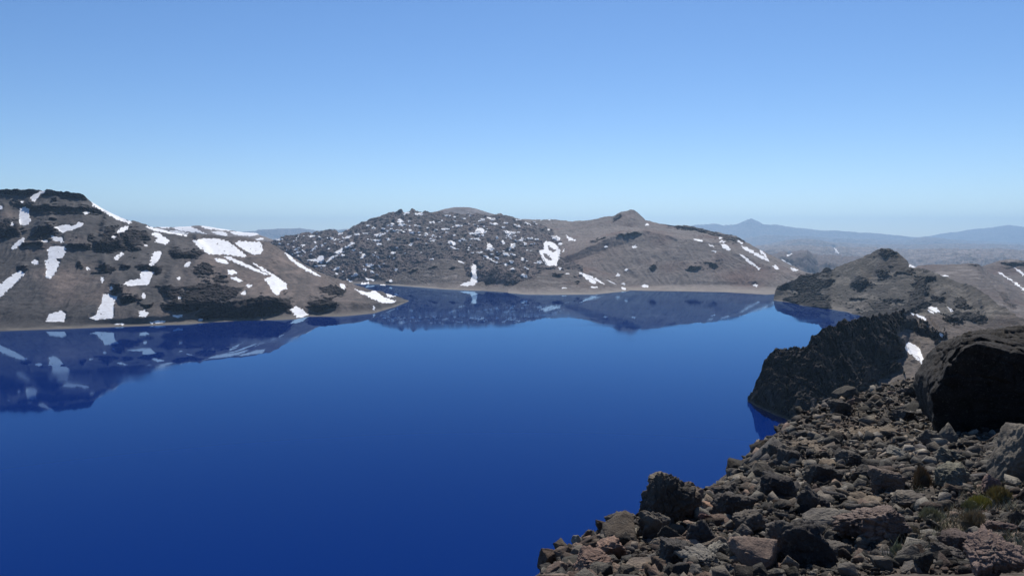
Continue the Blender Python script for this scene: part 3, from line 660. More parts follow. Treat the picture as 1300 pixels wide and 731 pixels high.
# ------------------------------------------------------------------ snow patches lying on those hills
def first_hit(t, s):
    Yb = np.full(t.shape, np.inf); Zb = np.zeros(t.shape)
    for t0, t1, Y, Z in HILLS:
        nc = Y.shape[1]
        f = (t - t0) / (t1 - t0) * (nc - 1)
        ok = (f >= 0) & (f < nc - 1)
        if not ok.any():
            continue
        c0 = np.clip(f.astype(int), 0, nc - 2); a = np.where(ok, f - c0, 0)[:, None]
        Yc = Y[:, c0].T * (1 - a) + Y[:, c0 + 1].T * a
        Zc = Z[:, c0].T * (1 - a) + Z[:, c0 + 1].T * a
        Sl = (Zc - HC) / Yc
        hit = Sl >= s[:, None]
        i = hit.argmax(1)
        good = ok & hit.any(1) & (i > 0)
        i = np.maximum(i, 1)
        r = np.arange(len(t))
        s0, s1 = Sl[r, i - 1], Sl[r, i]
        w = np.clip((s - s0) / np.maximum(s1 - s0, 1e-9), 0, 1)
        yy = Yc[r, i - 1] * (1 - w) + Yc[r, i] * w
        good &= yy < Yb
        Yb = np.where(good, yy, Yb)
    return Yb


def snow_material():
    m, nt, p = mat('old_snow')
    geo = nd(nt, 'ShaderNodeNewGeometry')
    n = noise(nt, geo.outputs['Position'], 0.09, 6, 0.65)
    c = mix(nt, ramp(nt, n, 0.42, 0.75), (0.83, 0.84, 0.86), (0.62, 0.61, 0.60))
    at = nd(nt, 'ShaderNodeAttribute', attribute_name='tint')
    c = mix(nt, ramp(nt, at.outputs['Fac'], .35, 1.0), c, (0.46, 0.43, 0.41))
    nt.links.new(c, p.inputs['Base Color']); p.inputs['Roughness'].default_value = 0.8
    p.inputs['Specular IOR Level'].default_value = 0.2
    bp = nd(nt, 'ShaderNodeBump'); bp.inputs['Strength'].default_value = 0.35; bp.inputs['Distance'].default_value = 1.5
    nt.links.new(noise(nt, geo.outputs['Position'], 0.3, 4), bp.inputs['Height']); nt.links.new(bp.outputs[0], p.inputs['Normal'])
    return m


M_SN = snow_material()
FLECK = {G_L: 'one of the tiny snow specks scattered over the left hill between larger patches', G_V: 'one of the many small snow flecks strewn over the dark blocky lava hill',
         G_D: 'one of the small round snow dots on the brown peaked hill and its beach', G_K: 'one of the flat snow streaks across the plateau behind the left hill'}
def patch(poly, label):
    p = np.array(poly)
    small = max(np.ptp(p[:, 0]), np.ptp(p[:, 1])) < 9
    st = 0.3 if small else 0.42
    xs = np.arange(p[:, 0].min() - 1.5, p[:, 0].max() + 1.5, st); ys = np.arange(p[:, 1].min() - 1.5, p[:, 1].max() + 1.5, st * 0.8)
    gx, gy = np.meshgrid(xs, ys)
    zz = gx * 0
    ar = abs(np.sum(p[:, 0] * np.roll(p[:, 1], 1) - p[:, 1] * np.roll(p[:, 0], 1))) / 2
    wd = 2 * ar / np.sum(np.hypot(*(p - np.roll(p, 1, 0)).T))
    am = min(3.0, 1.5 * wd)
    qx = gx + am * 1.5 * fbm(gx / 3.6, gy / 2.2, zz, 4, 401); qy = gy + am * fbm(gx / 3.6, gy / 2.2, zz + 5, 4, 402)
    sm_ = gsm(gsm(inside(qx, qy, p).astype(float), 1.1, 0), 1.1, 1)
    # rock showing through in places of the larger fields
    if not small:
        sm_ = sm_ - 0.75 * np.clip((fbm(gx / 4.5, gy / 2.6, zz, 3, 410) - 0.36) * 7, 0, 1)
    if label and 'largest snowfield of the dark lava' in label:
        for hq in ([(525, 425), (545, 420), (580, 455), (590, 475), (565, 470), (535, 450)], [(560, 365), (575, 375), (615, 400), (612, 420), (590, 405), (565, 385)]):
            sm_ = sm_ * (1 - gsm(gsm(inside(qx, qy, px('d', hq)).astype(float), .8, 0), .8, 1))
    m = sm_ > 0.42
    t, s = ray(gx.ravel(), gy.ravel())
    Y = first_hit(t, s).reshape(gx.shape)
    m &= np.isfinite(Y)
    if m.sum() < 4:
        return None
    Yf = np.where(m, Y, np.median(Y[m]))
    T, Sl = t.reshape(gx.shape), s.reshape(gx.shape)
    lift = np.clip((sm_ - 0.42) / 0.5, 0, 1)
    lift = (lift ** .6) * 1.3 * np.clip(Yf / 2500, .4, 1.6) - 0.15
    X, Z = T * Yf, HC + Sl * Yf + lift
    Yv = Yf - 0.5
    i = np.arange(gx.size).reshape(gx.shape)
    ok = m[:-1, :-1] & m[:-1, 1:] & m[1:, 1:] & m[1:, :-1]
    spread = np.max([Yf[:-1, :-1], Yf[:-1, 1:], Yf[1:, 1:], Yf[1:, :-1]], 0) - np.min([Yf[:-1, :-1], Yf[:-1, 1:], Yf[1:, 1:], Yf[1:, :-1]], 0)
    ok &= spread < 0.02 * np.median(Yf[m])
    if not ok.any():
        return None
    lab = np.where(ok, np.arange(1, ok.size + 1).reshape(ok.shape), 0)
    while True:
        q = np.pad(lab, 1)
        n_ = np.max([q[a:a + lab.shape[0], b:b + lab.shape[1]] for a in range(3) for b in range(3)], 0) * ok
        if (n_ == lab).all():
            break
        lab = n_
    ids, cnt = np.unique(lab[lab > 0], return_counts=True)
    ok = lab == ids[cnt.argmax()]
    F = np.stack([i[1:, :-1], i[1:, 1:], i[:-1, 1:], i[:-1, :-1]], -1)[ok]
    if len(F) < 2:
        return None
    used = np.unique(F); rem = np.zeros(gx.size, int); rem[used] = np.arange(len(used))
    P = np.stack([X, Yv, Z], -1).reshape(-1, 3)[used]
    rim = (1 - np.clip((sm_ - 0.42) / 0.45, 0, 1)).ravel()[used]
    return P, rem[F], np.repeat(rim[:, None], 3, 1)


for poly, label, grp in SN:
    q = patch(poly, label)
    if q is None:
        continue
    base = q[0].mean(0)
    o = mesh_obj('snow_patch', q[0] - base, q[1], M_SN, {'tint': q[2]})
    o.location = base
    tag(o, label or FLECK[grp], 'snow patch', grp)
# the finest mottling of the lava hill, hundreds of specks: one object
sv, sf, st_, off = [], [], [], 0
r_ = np.random.default_rng(77)
while len(sv) < 210:
    uu, vv = r_.uniform(350, 722), r_.uniform(268, 352)
    if float(fbm(np.array([uu / 28.]), np.array([vv / 14.]), np.array([.5]), 3, 66)[0]) < -.02 + .3 * r_.random() or vv > 338 and r_.random() < .7:
        continue
    if 495 < uu < 612 and vv > 322:
        continue
    a_, b_ = r_.uniform(1.0, 2.6), r_.uniform(.55, 1.0)
    q = patch([(uu + a_ * math.cos(k * .785), vv + b_ * math.sin(k * .785)) for k in range(8)], None)
    if q is None or not 3300 < q[0][:, 1].mean() < 5000:
        sv.append(np.zeros((0, 3))); continue
    sv.append(q[0]); sf.append(q[1] + off); st_.append(q[2]); off += len(q[0])
o = mesh_obj('snow', np.vstack(sv), np.vstack(sf), M_SN, {'tint': np.vstack(st_)})
tag(o, 'finest snow mottling between the boulders of the dark lava hill', 'snow', None, 'stuff')

# ------------------------------------------------------------------ lake and far land
def water_material():
    m, nt, p = mat('deep_blue_water')
    geo = nd(nt, 'ShaderNodeNewGeometry')
    mp = nd(nt, 'ShaderNodeMapping'); mp.inputs['Scale'].default_value = (0.0012, 0.006, 1)
    nt.links.new(geo.outputs['Position'], mp.inputs[0])
    n = noise(nt, mp.outputs[0], 1.0, 3)
    mr = nd(nt, 'ShaderNodeMapRange'); mr.inputs[1].default_value = 0.42; mr.inputs[2].default_value = 0.66; mr.inputs[3].default_value = 0.015; mr.inputs[4].default_value = 0.075
    nt.links.new(n, mr.inputs[0])
    nt.nodes.remove(p)
    df = nd(nt, 'ShaderNodeBsdfDiffuse'); df.inputs['Color'].default_value = (0.0004, 0.0160, 0.125, 1)
    gl = nd(nt, 'ShaderNodeBsdfGlossy'); gl.inputs['Color'].default_value = (0.52, 0.79, 1.0, 1)
    nt.links.new(mr.outputs[0], gl.inputs['Roughness'])
    fr = nd(nt, 'ShaderNodeFresnel'); fr.inputs['IOR'].default_value = 1.16
    ms = nd(nt, 'ShaderNodeMixShader')
    nt.links.new(fr.outputs[0], ms.inputs[0]); nt.links.new(df.outputs[0], ms.inputs[1]); nt.links.new(gl.outputs[0], ms.inputs[2])
    nt.links.new(ms.outputs[0], nt.nodes['Material Output'].inputs['Surface'])
    return m


M_W = water_material()
wv = []
xs = np.linspace(-5200, 2200, 60); ys = np.linspace(-3000, 4000, 60)
gx, gy = np.meshgrid(xs, ys)
o = mesh_obj('water', np.stack([gx, gy, gx * 0], -1).reshape(-1, 3), grid_faces(60, 60), M_W)
tag(o, 'calm deep blue mountain lake mirroring the hills', 'lake', None, 'structure')

m, nt, p = mat('far_land')
geo = nd(nt, 'ShaderNodeNewGeometry')
c = mix(nt, noise(nt, geo.outputs['Position'], 0.0009, 6), (0.08, 0.068, 0.06), (0.13, 0.11, 0.098))
nt.links.new(c, p.inputs['Base Color']); p.inputs['Roughness'].default_value = 1
n_ = 24
gx, gy = np.meshgrid(np.linspace(-50000, 50000, n_), np.linspace(-11000, 50000, n_))
o = mesh_obj('ground', np.stack([gx, gy, gx * 0 - LOW - 2], -1).reshape(-1, 3), grid_faces(n_, n_), m)
tag(o, 'brown volcanic plain reaching out below the distant ranges', 'ground', None, 'structure')

exec_foreground = True
# ------------------------------------------------------------------ foreground slope
_DY = np.array([-60, -8, 0, 4, 8, 16, 30, 45, 60, 68, 90, 130, 420]); _DD = np.array([9, 1.9, 1.65, 1.95, 3.3, 4.9, 7.6, 9.2, 10.9, 12.6, 27, 58, 206])
_EY = np.array([-60, 0, 5, 7.7, 9.2, 10.9, 14.3, 16.8, 19, 29, 37, 43, 47, 56, 62, 90, 400]); _EX = np.array([-14, -3.2, -.7, .35, .8, 1.35, 3.35, 4.9, 6, 9.8, 13.4, 17.2, 20, 26.5, 31, 52, 270])
yy_ = np.linspace(-60, 420, 9600)
dd_ = gsm(np.interp(yy_, _DY, _DD), 18, 0); ee_ = gsm(np.interp(yy_, _EY, _EX), 10, 0)


def ground_z(X, Y):
    D = np.interp(Y, yy_, dd_); E = np.interp(Y, yy_, ee_)
    e = E - X
    drop = 0.9 * (np.sqrt(e * e + 0.25) + e) * 0.5
    drop = np.where(e < -1, drop * 0, drop) if False else drop
    return HC - D - drop + 0.03 * np.maximum(-e, 0)


def relief(X, Y):
    Rr = np.hypot(X, Y)
    f = np.clip((Rr - 3) / 4, 0, 1)
    k = np.clip(Rr / 14, .35, 2.4)
    z = X * 0
    return f * (0.19 * k * (ridged(X / 1.3 + .5 * fbm(X, Y, z, 2, 520), Y / 1.3, z, 5, 515, .62) - .25) + 0.2 * k * fbm(X / 1.9, Y / 1.9, z, 5, 500) + 0.07 * ridged(X / .6, Y / .6, z, 4, 505))


def ground_hit(u, v):
    """where the sight line through a photo pixel meets the slope"""
    t, s = ray(u, v)
    Ys = GY
    k = np.nonzero(HC + s * Ys < ground_z(t * Ys, Ys))[0]
    if len(k) == 0:
        return None
    Y = Ys[k[0]]
    return float(t * Y), float(Y), float(ground_z(t * Y, Y))


GY = np.geomspace(3, 75, 420)


def slope_material():
    m, nt, p = mat('slope_gravel')
    geo = nd(nt, 'ShaderNodeNewGeometry'); pos = geo.outputs['Position']
    at = nd(nt, 'ShaderNodeAttribute', attribute_name='tint')
    n1, n2, n3 = noise(nt, pos, 1.1, 6, .65), noise(nt, pos, 9, 5, .7), noise(nt, pos, 0.35, 4)
    c = mix(nt, ramp(nt, n1, .35, .65), (0.055, 0.047, 0.040), (0.11, 0.094, 0.076))
    c = mix(nt, ramp(nt, n3, .45, .7), c, (0.105, 0.078, 0.062))
    c = mix(nt, at.outputs['Fac'], c, (0.17, 0.135, 0.10))
    c = mix(nt, ramp(nt, n2, .35, .7), mix(nt, 1.0, c, (.6, .6, .6), 'MULTIPLY'), mix(nt, 1.0, c, (1.3, 1.3, 1.28), 'MULTIPLY'))
    nt.links.new(c, p.inputs['Base Color']); p.inputs['Roughness'].default_value = .95; p.inputs['Specular IOR Level'].default_value = .15
    vo = nd(nt, 'ShaderNodeTexVoronoi'); vo.inputs['Scale'].default_value = 7; nt.links.new(pos, vo.inputs['Vector'])
    b1 = nd(nt, 'ShaderNodeBump'); b1.inputs['Strength'].default_value = .8; b1.inputs['Distance'].default_value = .08; b1.invert = True
    nt.links.new(vo.outputs['Distance'], b1.inputs['Height'])
    b2 = nd(nt, 'ShaderNodeBump'); b2.inputs['Strength'].default_value = .7; b2.inputs['Distance'].default_value = .05
    nt.links.new(n2, b2.inputs['Height']); nt.links.new(b1.outputs[0], b2.inputs['Normal']); nt.links.new(b2.outputs[0], p.inputs['Normal'])
    return m


SAND = [(1092, 556, 46, 9), (1022, 577, 22, 7), (1215, 672, 40, 8), (1100, 640, 24, 8), (1250, 684, 45, 9)]
ang = np.unique(np.concatenate([np.linspace(-180, 180, 130), np.linspace(-8, 42, 720)]))
rad = np.geomspace(1.2, 395, 520)
A_, Rr = np.meshgrid(np.radians(ang), rad)
X, Y = Rr * np.sin(A_), Rr * np.cos(A_)
Z = ground_z(X, Y)
Z0 = ground_z(X, Y)
Z = np.maximum(Z0 + relief(X, Y), -1.7)
u, v = proj(X, Y, Z0)
tn = np.zeros(X.shape)
for su, sv, sw, sh in SAND:
    tn = np.maximum(tn, np.where(Y > 1, np.clip(1.5 - 1.2 * (((u - su) / sw) ** 2 + ((v - sv) / sh) ** 2), 0, 1), 0))
nr, ncl = X.shape
F = grid_faces(nr, ncl)[:, ::-1]
o = mesh_obj('terrain', np.stack([X, Y, Z], -1).reshape(-1, 3), F, slope_material(), {'tint': np.repeat(tn.reshape(-1, 1), 3, 1)})
tag(o, 'stony foreground slope falling away to the lake', 'slope', None, 'structure')

# ------------------------------------------------------------------ rocks
_ico = {}


def ico(sub):
    if sub not in _ico:
        bm = bmesh.new(); bmesh.ops.create_icosphere(bm, subdivisions=sub, radius=1.0)
        bm.verts.index_update()
        V = np.array([v.co[:] for v in bm.verts]); F = np.array([[v.index for v in f.verts] for f in bm.faces])
        V /= np.linalg.norm(V, axis=1)[:, None]
        bm.free(); _ico[sub] = (V, F)
    return _ico[sub]


def rock_shape(sub, seed, planes=None, npl=11, sharp=16, rough=0.10, bed=0.0, frac=1.0):
    """a boulder broken along planes, then weathered; returned inside a -1..1 box"""
    r = np.random.default_rng(seed)
    V, F = ico(sub)
    n = r.normal(size=(npl, 3)); n /= np.linalg.norm(n, axis=1)[:, None]
    h = r.uniform(.5, .95, npl)
    if planes:
        pn = np.array([q[:3] for q in planes], float); pn /= np.linalg.norm(pn, axis=1)[:, None]
        n = np.vstack([n, pn]); h = np.concatenate([np.maximum(h, .86), [q[3] for q in planes]])
    d = np.maximum(V @ n.T, 0) / h
    rad = (np.sum(d ** sharp, 1) + 1e-9) ** (-1.0 / sharp)
    rad = np.minimum(rad, 1.6)
    P = V * rad[:, None]
    o = r.uniform(0, 50, 3)
    q = P + o
    b = fbm(q[:, 0] * 1.6, q[:, 1] * 1.6, q[:, 2] * 1.6, 3, seed)
    P = P * (1 + rough * 1.5 * b)[:, None]
    if sub >= 3:
        k = ridged(q[:, 0] * 3.1, q[:, 1] * 3.1, q[:, 2] * (3.1 + bed), 4 if sub < 5 else 5, seed + 9)
        P = P * (1 + rough * .55 * k)[:, None]
    if sub >= 5:
        k = fbm(q[:, 0] * 14, q[:, 1] * 14, q[:, 2] * (14 + 2 * bed), 4, seed + 19, .65)
        P = P * (1 + rough * .5 * k)[:, None]
    if sub >= 4:
        for kk, aa in ((2.1, .13), (5.0, .055)) if sub > 4 else ((2.4, .13),):
            _, e_, i_ = worley(q[:, 0] * kk, q[:, 1] * kk, q[:, 2] * kk * (1.0 + .08 * bed), seed + 29)
            P = P * (1 + frac * aa * (i_ - .5) - frac * aa * .9 * np.clip(1 - e_ / .2, 0, 1))[:, None]
    lo, hi = P.min(0), P.max(0)
    P = (P - (lo + hi) / 2) / ((hi - lo) / 2)
    return P, F


def shard(seed, npt, cuts, rough):
    """broken stone: hull of random points, then weathered a little"""
    r = np.random.default_rng(seed)
    d = r.normal(size=(npt, 3)); d /= np.linalg.norm(d, axis=1)[:, None]
    P = np.sign(d) * np.abs(d) ** .7 * r.uniform(.75, 1.1, (npt, 1))
    bm = bmesh.new()
    for q in P:
        bm.verts.new(q)
    g = bmesh.ops.convex_hull(bm, input=bm.verts)
    bmesh.ops.delete(bm, geom=list({e for e in g['geom_interior'] + g['geom_unused'] if isinstance(e, bmesh.types.BMVert)}), context='VERTS')
    if cuts:
        bmesh.ops.bevel(bm, geom=list(bm.edges), offset=.05, segments=1, affect='EDGES')
        bmesh.ops.triangulate(bm, faces=bm.faces)
        bmesh.ops.subdivide_edges(bm, edges=list(bm.edges), cuts=cuts, use_grid_fill=True)
    bmesh.ops.triangulate(bm, faces=bm.faces)
    bmesh.ops.recalc_face_normals(bm, faces=bm.faces)
    bm.verts.index_update()
    V = np.array([v.co[:] for v in bm.verts]); F = np.array([[v.index for v in f.verts] for f in bm.faces]); bm.free()
    if rough:
        q = V + r.uniform(0, 40, 3)
        V = V * (1 + rough * (1.3 * fbm(q[:, 0] * 1.7, q[:, 1] * 1.7, q[:, 2] * 1.7, 3, seed) + .8 * ridged(q[:, 0] * 5, q[:, 1] * 5, q[:, 2] * 6, 4, seed + 3)))[:, None]
    lo, hi = V.min(0), V.max(0)
    return (V - (lo + hi) / 2) / ((hi - lo) / 2), F


def rock_material(name, attr):
    m, nt, p = mat(name)
    if attr:
        base = nd(nt, 'ShaderNodeAttribute', attribute_name='tint').outputs['Color']
        geo = nd(nt, 'ShaderNodeNewGeometry'); vec = geo.outputs['Position']
    else:
        oi = nd(nt, 'ShaderNodeObjectInfo'); base = oi.outputs['Color']
        geo = nd(nt, 'ShaderNodeNewGeometry'); vec = geo.outputs['Position']
    n1, n2, n3 = noise(nt, vec, 2.2, 7, .68), noise(nt, vec, 16, 5, .7), noise(nt, vec, 60, 3, .6)
    c = mix(nt, ramp(nt, n1, .36, .66), mix(nt, 1.0, base, (.55, .55, .58), 'MULTIPLY'), mix(nt, 1.0, base, (1.3, 1.27, 1.2), 'MULTIPLY'))
    c = mix(nt, ramp(nt, n2, .56, .72), c, mix(nt, .5, c, (0.20, 0.185, 0.15)))
    c = mix(nt, ramp(nt, n2, .44, .3), c, mix(nt, 1.0, c, (.5, .5, .5), 'MULTIPLY'))
    nt.links.new(c, p.inputs['Base Color']); p.inputs['Roughness'].default_value = .93; p.inputs['Specular IOR Level'].default_value = .2
    b1 = nd(nt, 'ShaderNodeBump'); b1.inputs['Strength'].default_value = .9; b1.inputs['Distance'].default_value = .05
    nt.links.new(n2, b1.inputs['Height'])
    b2 = nd(nt, 'ShaderNodeBump'); b2.inputs['Strength'].default_value = .5; b2.inputs['Distance'].default_value = .012
    nt.links.new(n3, b2.inputs['Height']); nt.links.new(b1.outputs[0], b2.inputs['Normal']); nt.links.new(b2.outputs[0], p.inputs['Normal'])
    return m


M_R = rock_material('weathered_lava', False)
M_RB = rock_material('lava_rubble', True)
K_ = 1.0
GREY, DARK, PINK, ORANGE, PALE, OLIVE = (.070, .062, .053), (.044, .040, .037), (.125, .086, .072), (.185, .115, .078), (.135, .125, .105), (.095, .088, .066)


def hero(u, vb, w, h, dep, colr, seed, label, planes=None, rz=0.0, tilt=(0, 0), sub=5, cat='rock', name='rock', sink=.12, rough=.12, bed=0., sharp=28, npl=8, frac=1.0, Y=None, grp='large rocks of the foreground slope'):
    """u, vb: foot of the rock in the photo; w, h: its size there; dep: depth relative to width"""
    hit = ground_hit(u, vb)
    if hit is None:
        hit = (float(ray(u, vb)[0]) * Y, Y, float(HC + ray(u, vb)[1] * Y))
    x, y, z = hit
    if Y:
        t, s = ray(u, vb); x, y, z = float(t) * Y, Y, HC + float(s) * Y
    k = y / FPX / cp
    W, H = w * k / 2, h * k / 2 * (1 + sink)
    P, F = rock_shape(sub, seed, planes, npl, sharp, rough, bed, frac)
    ca, sa = math.cos(rz), math.sin(rz)
    P = P * np.array([W, W * dep, H])
    P = P @ np.array([[ca, sa, 0], [-sa, ca, 0], [0, 0, 1]])
    tx, ty = tilt
    if tx or ty:
        cx, sx, cy, sy = math.cos(tx), math.sin(tx), math.cos(ty), math.sin(ty)
        P = P @ np.array([[1, 0, 0], [0, cx, sx], [0, -sx, cx]]) @ np.array([[cy, 0, -sy], [0, 1, 0], [sy, 0, cy]])
    z += float(relief(np.array([x]), np.array([y]))[0]) * .6
    o = mesh_obj(name, P, F, M_R)
    # the projected foot is the near lower edge, so the body sits behind it
    o.location = (x * (1 + W * dep * .8 / y), y + W * dep * .8, z - 2 * H * sink + H)
    o.color = (*(min(1, q * 1.8) for q in colr), 1)
    tag(o, label, cat, grp)
    return o


FRONT = [(0.05, -1, -.12, .62), (-.1, -.8, .45, .95)]


def big_boulder():
    """the huge rock: its broken front face, its widest section further back, and a narrower rear, lofted"""
    front = [(1215, 563), (1190, 556), (1182, 540), (1179, 500), (1194, 478), (1206, 455), (1217, 441), (1240, 436), (1300, 447), (1390, 452), (1425, 480), (1425, 540), (1400, 577), (1320, 584), (1262, 576)]
    wide = [(1215, 560), (1186, 552), (1178, 535), (1171, 500), (1173, 480), (1187, 460), (1203, 440), (1219, 425), (1240, 416), (1300, 410), (1385, 405), (1435, 440), (1440, 520), (1410, 570), (1320, 575), (1262, 570)]
    n = 300

    def even(poly):
        p = np.array(poly + poly[:1], float)
        L = np.concatenate([[0], np.cumsum(np.hypot(*np.diff(p, axis=0).T))])
        t = np.linspace(0, L[-1], n, endpoint=False)
        return np.stack([np.interp(t, L, p[:, 0]), np.interp(t, L, p[:, 1])], -1)

    def at(p, Y):
        t, q = ray(p[:, 0], p[:, 1])
        Y = np.broadcast_to(Y, t.shape)
        return np.stack([t * Y, Y, HC + q * Y], -1)
    f, w_ = even(front), even(wide)
    A, B = at(f, 24.2 + (f[:, 1] - 436) / 130 * 1.3), at(w_, 27.6)
    cA, cB = A.mean(0), B.mean(0)
    Cc_ = cB + (B - cB) * np.array([.72, 1, .8]) + np.array([.2, 3.4, -.3])
    cC = Cc_.mean(0)
    rings = [cA + (A - cA) * q + np.array([0, -.35 * (1 - q), 0]) for q in np.linspace(.02, 1, 60)]
    rings += [A * (1 - q) + B * q for q in np.linspace(0, 1, 50)[1:]]
    rings += [B * (1 - q) + Cc_ * q for q in np.linspace(0, 1, 30)[1:]]
    rings += [cC + (Cc_ - cC) * q for q in np.linspace(1, .02, 20)[1:]]
    P = np.array(rings)
    P = gsm(P, 1.2, 0)
    m_ = len(P)
    d = P - np.array([cB[0], 27.3, cB[2]])
    d /= np.linalg.norm(d, axis=2)[..., None]
    x, y, z = P[..., 0], P[..., 1], P[..., 2]
    _, e1, i1 = worley(x / .85, y / .85, z / .6, 611)
    _, e2, i2 = worley(x / .33, y / .33, z / .27, 612)
    top = np.clip((z - cA[2]) / 1.0, .25, 1)
    a_ = .16 * fbm(x / 1.3, y / 1.3, z / 1.3, 4, 613) + .07 * ridged(x / .5, y / .5, z / .4, 5, 614) + top * (.20 * (i1 - .5) + .09 * (i2 - .5) - .07 * np.clip(1 - e1 / .12, 0, 1) - .03 * np.clip(1 - e2 / .15, 0, 1))
    P = P + d * (a_ * 1.15 - .2)[..., None]
    i = np.arange(m_ * n).reshape(m_, n); j = np.roll(i, -1, 1)
    F = np.stack([i[:-1], j[:-1], j[1:], i[1:]], -1).reshape(-1, 4)
    base = np.array([cB[0], 27.3, P[..., 2].min()])
    o = mesh_obj('boulder', P.reshape(-1, 3) - base, F, M_R)
    bm = bmesh.new(); bm.from_mesh(o.data); bm.verts.ensure_lookup_table()
    bm.faces.new([bm.verts[k] for k in range(n)]); bm.faces.new([bm.verts[(m_ - 1) * n + k] for k in range(n)])
    bmesh.ops.recalc_face_normals(bm, faces=bm.faces); bm.to_mesh(o.data); bm.free()
    o.location = base
    o.color = (.030, .027, .025, 1)
    tag(o, 'huge black boulder with sunlit sloping top at the right picture edge', 'boulder', 'large rocks of the foreground slope')


big_boulder()
hero(1312, 630, 112, 84, .95, (.082, .072, .060), 902, 'rounded grey boulder leaning in front of the huge black one', sub=6, cat='boulder', name='boulder', rough=.08, sharp=7, npl=9, frac=.25)
hero(846, 690, 72, 84, .8, (.048, .043, .038), 903, 'tall dark outcrop block standing out against the lake', planes=[(-.2, -1, -.05, .6), (-.85, -.3, .5, .72), (.3, -.2, 1, .82)], cat='rock', rough=.17, bed=2, sub=6, npl=9, sharp=16)
hero(873, 668, 44, 52, .9, (.085, .066, .054), 904, 'stack of layered brownish slabs leaning on the tall outcrop block', bed=9, rough=.17, sub=5)
for (ou, ov, ow, oh, oc, osd, ol) in ((840, 624, 40, 15, (.105, .086, .066), 941, 'sunlit brownish cap stone on top of the tall outcrop block'), (866, 636, 34, 20, (.100, .080, .064), 942, 'sunlit slab wedged right of the cap stone on the outcrop'),
                                       (876, 648, 30, 20, (.092, .074, .060), 943, 'lowest sunlit slab stacked on the right side of the outcrop')):
    hero(ou, ov, ow, oh, 1.1, oc, osd, ol, Y=9.55, rough=.12, bed=3, sharp=14, sink=.3)
hero(830, 700, 50, 44, .8, GREY, 905, 'knobbly grey rock at the foot of the tall outcrop', rough=.16)
hero(909, 658, 36, 13, .9, ORANGE, 906, 'flat orange slab lying behind the tall outcrop', rough=.07, sharp=18)
hero(901, 670, 30, 12, .8, (.15, .095, .085), 907, 'pinkish slab lying just below the orange one', rough=.08)
hero(890, 713, 44, 46, .8, DARK, 908, 'dark upright block between outcrop and pale pyramid rock', planes=FRONT)
hero(910, 722, 30, 27, 1., PALE, 909, 'pale pyramid shaped rock with sharp ridges', npl=6, sharp=26)
hero(1014, 732, 82, 66, .8, (.040, .036, .033), 910, 'big square black block with lit flat top at the bottom edge', planes=[(-.1, -1, -.1, .6), (-1, -.1, 0, .8), (0, .1, 1, .72)], rough=.09)
hero(1104, 706, 108, 50, 1.0, (.105, .080, .068), 911, 'wide layered pinkish slab with wavy bands', bed=9, rough=.2, sub=6, tilt=(.1, .12))
hero(1060, 720, 50, 22, .9, GREY, 912, 'grey slab in front of the wide layered pinkish slab', rough=.12)
hero(1168, 736, 26, 34, .9, (.045, .042, .036), 913, 'small dark upright stone at the bottom edge among grass', planes=FRONT)
hero(1262, 748, 92, 50, .9, (.115, .084, .072), 914, 'broad reddish rock in the bottom right corner', bed=7, rough=.2, sub=6, tilt=(.1, -.1))
hero(1206, 728, 44, 28, .9, (.062, .054, .048), 915, 'dark lumpy rock left of the broad reddish rock', rough=.16)
hero(886, 736, 64, 28, 1., (.105, .097, .085), 916, 'light grey slab at the bottom edge left of the black block', rough=.1)
hero(776, 722, 46, 34, 1., (.135, .090, .070), 917, 'orange brown slab pile near the lower tip of the slope', bed=6, rough=.15)
hero(755, 738, 60, 28, .9, (.15, .100, .076), 918, 'rusty slab at the lowest tip of the slope', rough=.13, bed=4)
hero(788, 688, 44, 26, .9, (.066, .058, .052), 919, 'grey humped rock on the edge left of the tall outcrop', rough=.14)
hero(744, 700, 22, 19, 1., (.085, .072, .060), 920, 'small brown rock jutting over the lake edge', rough=.13)
hero(978, 592, 22, 25, .9, (.062, .055, .047), 921, 'upright jagged stone on the skyline above the lake', planes=FRONT, rough=.15)
hero(1204, 600, 44, 26, .9, (.085, .079, .064), 922, 'jagged pale slab pointing into the shade of the huge boulder', rough=.2, npl=7, bed=5)
hero(1214, 636, 52, 36, .9, (.100, .095, .074), 923, 'lichen covered rock pile between bush and rounded boulder', rough=.2, bed=3)
hero(1256, 636, 28, 30, .9, (.120, .085, .076), 924, 'small reddish rock beside the rounded boulder', rough=.14)
hero(1122, 547, 22, 13, .9, (.034, .031, .029), 925, 'black block sitting on the scree under the headland', planes=FRONT)
hero(1138, 594, 34, 17, .8, (.115, .108, .092), 926, 'tilted pale slab in the middle of the scree', tilt=(.2, .5), rough=.08)
hero(1096, 626, 40, 26, .9, (.052, .047, .041), 927, 'dark grey rock in the middle of the scree', rough=.14)
hero(1030, 664, 40, 40, .9, DARK, 928, 'dark block above the wide layered slab', planes=FRONT, rough=.13)
hero(952, 690, 46, 38, .9, (.072, .063, .054), 929, 'chunky brown grey rock above the big square black block', rough=.14)
hero(946, 728, 44, 34, .9, (.088, .079, .066), 930, 'bumpy light brown rock left of the big square black block', rough=.16)
hero(1275, 690, 46, 24, .9, (.110, .080, .068), 931, 'low reddish rock below the yellow cushion plant', rough=.15)
hero(1155, 650, 44, 20, .9, (.090, .078, .064), 932, 'flat brown rock left of the green tufts', rough=.14, bed=5)
hero(925, 640, 40, 20, .9, (.066, .058, .049), 933, 'layered grey ledge on the skyline right of the orange slab', rough=.15, bed=6)
hero(1180, 575, 34, 24, .9, (.088, .080, .066), 934, 'jagged grey stones at the left foot of the huge boulder', rough=.2, npl=7)

